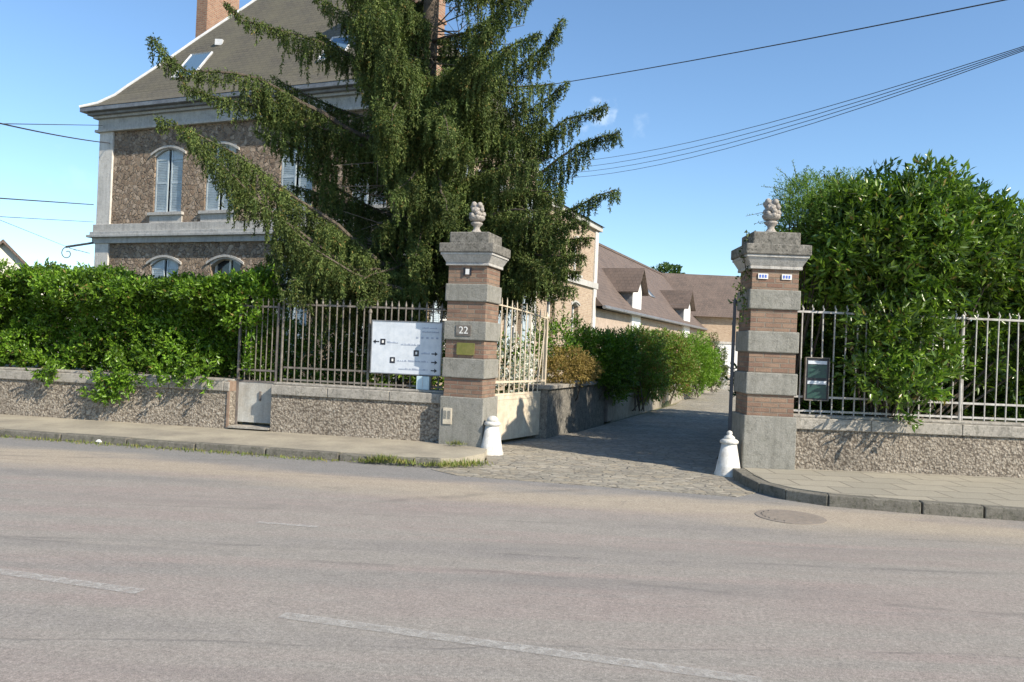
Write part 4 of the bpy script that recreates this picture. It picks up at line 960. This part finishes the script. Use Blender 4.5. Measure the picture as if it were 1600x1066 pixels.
limb([(425, 372), (460, 392), (520, 410), (590, 425)], (12.6, 13.8), .55, .9, .03, 2.7)
limb([(560, 440), (600, 425), (640, 410)], (12.2, 13.8), .5, .85, .03, 2.9)
limb([(650, 400), (655, 380), (660, 350)], (12.5, 13.9), .5, .9, .03, 3.3)
limb([(590, 360), (610, 345), (640, 330)], (13.4, 14.2), .45, .7, .03, 3.6)
limb([(470, 260), (520, 290), (570, 320)], (14.0, 14.6), .5, .7, .04, 3.6)
rs = random.Random(11)
for k in range(24):
    u = 550 + 310 * ((k * .618) % 1); v = -50 + 390 * (k + .5) / 34 + rs.uniform(-15, 15)
    if u < 600 and v > 230: u += 90
    if 630 < u < 745 and v < 135: continue
    Y_ = rs.uniform(12.2, 13.7); tip = D(u, v, Y_); zr = tip[2] - rs.uniform(-.1, .5)
    r0 = lean(zr); mid = (r0 + tip) / 2 + np.array([0, 0, -.22])
    limbs.append(([r0, r0 * .7 + tip * .3 + np.array([0, 0, -.16]), r0 * .35 + tip * .65 + np.array([0, 0, -.18]), tip], .55, .75, .15))
for z in np.arange(2.6, 14.0, .60):
    k = 5 if z < 9 else 4
    for j in range(k):
        az = rs.uniform(0, 2 * math.pi); L = (4.1 if z < 8 else 4.1 * (14.6 - z) / 6.6) * rs.uniform(.75, 1.0)
        dx, dy = math.sin(az), -math.cos(az)
        if z > 5.6 and -.12 < dx < .42: continue
        if z < 6.6 and dx < -.35:
            if dy < .1: continue                              # left side is set by the limbs above
            L *= .62
            if z > 4.6: L *= .6
        if z < 6.6 and dx > .2: L *= .62
        if dy < -.3 and z < 7.5: L *= .68
        if dy > .3: L *= .85
        if z >= 6.4: L *= .74
        if z < 8.5 and z > 6.4 and dx < -.3: L *= .75
        r0 = lean(z); up = rs.uniform(-.05, .25) * L
        limbs.append(([r0, r0 + np.array([dx * L * .3, dy * L * .3, -.05 * L + up * .1]), r0 + np.array([dx * L * .65, dy * L * .65, -.10 * L + up * .4]), r0 + np.array([dx * L, dy * L, up])], .5, .6, .22))
bm_ = MB(); dt_ = MB(); Pn = []; Dn = []; tw = MB(); bare_tw = MB()
for pts, side, hang, bare in limbs:
    pts = np.array(pts); seg = np.linalg.norm(np.diff(pts, axis=0), axis=1); cl = np.concatenate([[0], np.cumsum(seg)]); T = cl[-1]
    at = lambda s_: np.array([np.interp(s_, cl, pts[:, i]) for i in range(3)])
    nn_ = max(5, int(T / .35)); cp = [at(x) + rng.normal(size=3) * .015 for x in np.linspace(0, T, nn_)]
    bm_.tube(cp, list(np.linspace(.014 + .011 * T, .006, nn_)), 6)
    sx = bare * T; ph = rng.random() * 6.28
    while sx < T:
        f_ = sx / T; p_ = at(sx); tdir = unit(at(min(T, sx + .1)) - at(max(0, sx - .1)))
        lat = unit(np.cross(tdir, [0, 0, 1.])); env = min(1, (f_ - bare) / .25 + .4) * (1 - max(0, f_ - .55) / .45 * .72) * (.72 + .38 * math.sin(sx * 5.2 + ph) * math.sin(sx * 2.3 + ph * 2))
        for sg_ in (-1, 1):
            if rng.random() < .12: continue
            ls = side * env * rng.uniform(.45, 1.15)
            bd = unit(lat * sg_ + tdir * rng.uniform(.3, .9) + np.array([0, 0, rng.uniform(-.35, .1)]))
            nt = max(2, int(ls / .125))
            ends = p_ + bd * ls + np.array([0, 0, -.2 * ls])
            # needles along the branchlet itself
            kk = rng.random(nt * 5)[:, None]; q_ = p_ + (ends - p_) * kk; Pn.append(q_); Dn.append(bd + rng.normal(size=q_.shape) * .55 + [0, 0, -.25])
            for t_ in range(nt):
                b_ = p_ + (ends - p_) * (t_ + rng.random()) / nt
                hl = 1.25 * hang * env * rng.uniform(.3, 1.15) * (1 if rng.random() > .15 else 1.35); ng = max(5, int(hl / .0070))
                sway = np.array([rng.normal() * .10, rng.normal() * .10, -1]); ts = np.linspace(0, 1, ng)[:, None]
                q_ = b_ + sway * ts * hl + rng.normal(size=(ng, 3)) * .012 * (1.2 - ts)
                Pn.append(q_); Dn.append(np.array([0, 0, -1.0]) + rng.normal(size=(ng, 3)) * .70)
        sx += .06
    kx = rng.uniform(bare * .6 * T, T, int(T * 150)); q_ = np.array([at(x) for x in kx]) + rng.normal(size=(len(kx), 3)) * .025
    Pn.append(q_); Dn.append(rng.normal(size=q_.shape) + np.array([0, 0, .5]) + unit(pts[-1] - pts[0]) * .8)
    # tip needles
    q_ = np.array([at(x) for x in np.linspace(T * .7, T, 40)]); Pn.append(q_); Dn.append(unit(pts[-1] - pts[-2]) + rng.normal(size=q_.shape) * .6)
Pn = np.concatenate(Pn); Dn = np.concatenate(Dn)
print('spruce needles', len(Pn))
leaves('needles', Pn, Dn, .060, .019, M['spruce'], sp, fold=.2)
for _ in range(150):                       # bare dead twigs inside the crown
    z = rng.uniform(2.0, 7.5); a = lean(z); az = rng.uniform(0, 6.28); L = rng.uniform(.6, 2.0)
    b_ = a + np.array([math.cos(az) * L, math.sin(az) * L, rng.uniform(-.4, .3)]); md = (a + b_) / 2 + rng.normal(size=3) * .08
    dt_.tube([a, md, b_], [.016, .011, .004], 5)
    for _k in range(3): dt_.tube([md, md + rng.normal(size=3) * .3], [.007, .002], 4)
bm_.build('branches', M['bark'], sp); dt_.build('dead_branches', M['deadtwig'], sp)

# --- shrubs behind left railing and along the lane
bush('shrub', [((-3.9, 13.6, .6), (.5, .4, .5)), ((-3.2, 13.8, .5), (.5, .4, .4))], 60, 7, .16, .07, .03, M['hedge'], 'low shaded shrub behind the railing beside the pedestrian gate', 'shrub', (-3.6, 13.7, .1))
bush('shrub', [((-2.6, 15.0, .9), (.8, .5, .9)), ((-3.9, 15.6, 1.0), (.9, .6, 1.0)), ((-5.2, 16.4, 1.0), (1.1, .6, 1.1)), ((-1.3, 15.6, .9), (.7, .5, .9)), ((-.4, 15.9, .9), (.6, .5, .8)), ((-6.6, 17, 1.1), (1.0, .6, 1.2)), ((-3.2, 14.6, 1.2), (.7, .4, .8)), ((-2.0, 14.3, .9), (.6, .4, .7)), ((-1.2, 14.2, .8), (.5, .4, .6))], 80, 7, .18, .09, .04, M['laurel'], 'dark laurel clump at the foot of the spruce behind the railing', 'shrub', (-4.2, 16.4, .1))
bush('hydrangea', [((.02, 14.7, 1.25), (.42, .3, .50)), ((.35, 15.0, 1.0), (.35, .3, .4))], 75, 7, .05, .055, .045, M['flower'], 'white flowering shrub seen through the bars of the cream gate leaf', 'flowering shrub', (.1, 14.8, .1), inner=.5)
bush('shrub', [(D(865, 540, 15.4), (.4, .35, .45)), (D(835, 560, 15.2), (.3, .3, .5)), (D(885, 530, 16.4), (.45, .35, .45))], 90, 7, .15, .07, .03, M['hedge'], 'green shrub hanging between the gate leaf and the golden bush', 'shrub', (.7, 15.6, .1))
bush('golden_bush', [(D(890, 572, 15.0), (.44, .35, .30)), (D(865, 580, 14.9), (.28, .25, .22)), (D(912, 578, 15.3), (.26, .3, .22))], 340, 8, .10, .045, .016, M['golden'], 'golden brown dry-leaved bush on the near lane wall', 'bush', (1.0, 15.8, .1))
def lane_bush(u, v, Y, r, mat, label, dens=110, **k):
    c = [(D(a, b, Y + i * .25), q) for i, (a, b, q) in enumerate(zip(u, v, r))]
    p = c[0][0]; bush('lane_bush', c, dens, 8, .15, .075, .026, M[mat], label, 'bush', (p[0], p[1], .1), group='bushes along the left wall of the lane', **k)
lane_bush((918, 940, 965, 935, 960), (560, 565, 558, 592, 594), 16.9, ((.5, .5, .55), (.5, .5, .55), (.4, .4, .55), (.5, .4, .4), (.4, .4, .4)), 'hedge', 'nearest lane bush, dark green and wholly in shade behind the golden bush', 240)
lane_bush((1000, 982, 1018, 1000, 992, 1012), (556, 585, 588, 545, 608, 606), 19.9, ((.6, .5, .6), (.4, .45, .5), (.4, .4, .5), (.5, .5, .45), (.4, .4, .35), (.4, .4, .3)), 'photinia', 'sunlit lane bush with reddish young shoots, second along the lane', 230)
lane_bush((1045, 1060, 1032, 1050), (562, 575, 550, 592), 23.3, ((.6, .6, .75), (.55, .6, .7), (.5, .5, .6), (.5, .5, .45)), 'photinia', 'sunlit lane bush with red tips right of the second one', 170)
lane_bush((1088, 1100, 1072, 1085), (562, 575, 555, 590), 27.2, ((.65, .6, .8), (.5, .6, .7), (.6, .5, .7), (.5, .5, .5)), 'greenbush', 'bright lime green lane bush beside the dark conical one', 150)
lane_bush((1112, 1118), (565, 585), 31, ((.45, .5, .9), (.35, .4, .6)), 'spruce', 'small dark green lane bush at the end of the row', 150)
bush('lane_bush', [((5.2 + i * 1.5 - 1.6, 24 + i * 3.6, 1.0), (.9, .9, .9)) for i in range(4)], 40, 7, .2, .1, .04, M['greenbush'], 'light green shrubs in front of the stable range wall', 'bush', (6, 27, .1), group='bushes along the left wall of the lane')
t = thing('shade_tree', (12, 10.7, .1), 'broad unseen tree added right of the laurel to shade the lane', 'tree')  # out-of-view tree, added to cast shade on the lane
MB().tube([(12, 10.7, 0), (12.1, 10.7, 4), (12, 10.7, 8)], [.3, .22, .12], 10).build('trunk', M['bark'], t)
cc, dd_ = blob_shoots([((12, 10.9, 9), (2.6, 2.4, 2.2)), ((11.2, 11.6, 8.2), (1.8, 1.8, 1.6)), ((12.8, 10.8, 10.4), (1.8, 1.8, 1.4))], 16, .4, .8)
P, d_ = shoots(cc, dd_, 8, .4); leaves('crown', P, d_, .20, .12, M['far_tree'], t)
# far trees
for i, (u, v, Y, r, lb_) in enumerate([(1042, 432, 95, 1.2, 'small far tree crown peeping over the meeting point of the two brown roofs')]):
    c = D(u, v, Y); t = thing('far_tree', (c[0], c[1], 0), lb_, 'tree')
    MB().tube([(c[0], c[1], 0), (c[0], c[1], c[2] - r * .3)], [.35, .2], 8).build('trunk', M['bark'], t)
    cc, dd_ = blob_shoots([(c, (r * 1.3, r, r * .9)), (c + [r, 0, -.6], (r, r, r * .6)), (c - [r * .9, 0, .9], (r, r, r * .6))], 14, .4, .5)
    P, d_ = shoots(cc, dd_, 6, .5); leaves('crown', P, d_, .38, .2, M['far_tree'], t)

# --- weeds and grass at the left kerb end and in joints
def weeds(name, spots, label, cat, n_each, h=.11, kind='stuff'):
    C_ = []; H = []
    for x, y, z, r in spots:
        q = np.stack([rng.normal(x, r, n_each), rng.normal(y, r * .35, n_each), np.full(n_each, z)], 1); C_.append(q)
    C_ = np.concatenate(C_); t = None
    base_o = leaves(name, C_, np.array([0, 0, 1.0]) + rng.normal(size=C_.shape) * .5, h, .012, M['grass'], None, .1)
    return tag(base_o, label, cat, kind=kind)
weeds('weeds', [(-1.75, 10.25, .02, .10), (-1.55, 10.22, .06, .10), (-1.35, 10.2, .03, .1), (-1.0, 10.17, .02, .14), (-.8, 10.18, .02, .14), (-.6, 10.25, .02, .13), (-.42, 10.42, .02, .1)], 'scruffy green weeds at the end of the left kerb', 'weeds', 130, .08)
weeds('weeds', [(x, kl(x) - .02, .0, .22) for x in np.arange(-10, -2, .45)], 'thin grass line growing in the left gutter', 'weeds', 110, .05)
weeds('weeds', [(-.78, 11.62, .12, .05), (-.72, 11.6, .12, .06)], 'tiny weed tuft at the foot of the left gate pillar', 'weeds', 40, .07)

# ================================================================ CABLES
def cable(pts, r, label, n=14, sag=.0):
    a, b = np.array(pts[0]), np.array(pts[-1]); P_ = []
    if len(pts) == 2: P_ = [a + (b - a) * t - np.array([0, 0, sag * 4 * t * (1 - t)]) for t in np.linspace(0, 1, n)]
    else:
        T = np.linspace(0, 1, len(pts)); P_ = [np.array([np.interp(t, T, [p_[i] for p_ in pts]) for i in range(3)]) for t in np.linspace(0, 1, n)]
    return tag(MB().tube(P_, r, 5).build('overhead_cable', M['cable']), label, 'cable', 'overhead cables')
cable([D(700, 155, 22), D(1620, -10, 9.5)], .009, 'single highest overhead cable crossing the sky from the spruce to the upper right', sag=.10)
ends = [(850, 256), (850, 265), (850, 272), (850, 279)]
names = ['topmost cable of the bundle of four right of the spruce', 'second cable from the top in the bundle right of the spruce', 'third cable from the top in the bundle right of the spruce', 'lowest cable of the bundle of four right of the spruce']
for k, (u, v) in enumerate(ends):
    a = D(u, v, 26)
    cable([a, D(1620, 66 + k * 2.0, 9.5)], .0055, names[k], sag=.32 + .03 * k)
cable([D(-30, 186, 15), D(172, 224, 25)], .016, 'thick cable slanting down to the upper left wall of the manor house', sag=.05)
cable([D(-30, 193, 15), D(160, 196, 25)], .010, 'thin level cable meeting the upper left wall of the manor house')
cable([D(-30, 308, 15), D(146, 320, 25)], .014, 'dark cable reaching the manor house corner at window height')
cable([D(-30, 337, 15), D(146, 347, 25)], .007, 'faint thin cable just below the dark one at window height')
cable([D(-30, 332, 15), D(120, 392, 25)], .005, 'faintest cable slanting down to the iron bracket at the corner')

# ================================================================ CLOUDS (small fair-weather wisps in the sky background)
tc = wn.nodes.new('ShaderNodeTexCoord')
def cloud(u, v, rad, amt):
    d = D(u, v, 1) - EYE; d = d / np.linalg.norm(d)
    dp = wn.nodes.new('ShaderNodeVectorMath'); dp.operation = 'DISTANCE'; dp.inputs[1].default_value = tuple(d)
    nz = wn.nodes.new('ShaderNodeTexNoise'); nz.inputs['Scale'].default_value = 55; nz.inputs['Detail'].default_value = 7
    wn.links.new(tc.outputs['Generated'], dp.inputs[0]); wn.links.new(tc.outputs['Generated'], nz.inputs['Vector'])
    ad = wn.nodes.new('ShaderNodeMath'); ad.operation = 'MULTIPLY_ADD'; wn.links.new(nz.outputs['Fac'], ad.inputs[0]); ad.inputs[1].default_value = -rad * 2.6; wn.links.new(dp.outputs['Value'], ad.inputs[2])
    mr = wn.nodes.new('ShaderNodeMapRange'); wn.links.new(ad.outputs[0], mr.inputs[0]); mr.inputs[1].default_value = -rad * .75; mr.inputs[2].default_value = -rad * 1.5; mr.inputs[3].default_value = 0; mr.inputs[4].default_value = amt
    mr.interpolation_type = 'SMOOTHSTEP'; return mr.outputs[0]
cur = sky.outputs[0]
for u, v, r_, a_ in ((938, 190, .04, .42), (1000, 197, .02, .15), (120, 272, .04, .08)):
    mx = wn.nodes.new('ShaderNodeMix'); mx.data_type = 'RGBA'; wn.links.new(cloud(u, v, r_, a_), mx.inputs[0]); wn.links.new(cur, mx.inputs[6]); mx.inputs[7].default_value = (6, 6.2, 6.6, 1); cur = mx.outputs[2]
tint = wn.nodes.new('ShaderNodeMix'); tint.data_type = 'RGBA'; tint.blend_type = 'MULTIPLY'; tint.inputs[0].default_value = 1
wn.links.new(cur, tint.inputs[6]); tint.inputs[7].default_value = (.92, 1.03, 1.08, 1); wn.links.new(tint.outputs[2], bg.inputs['Color'])
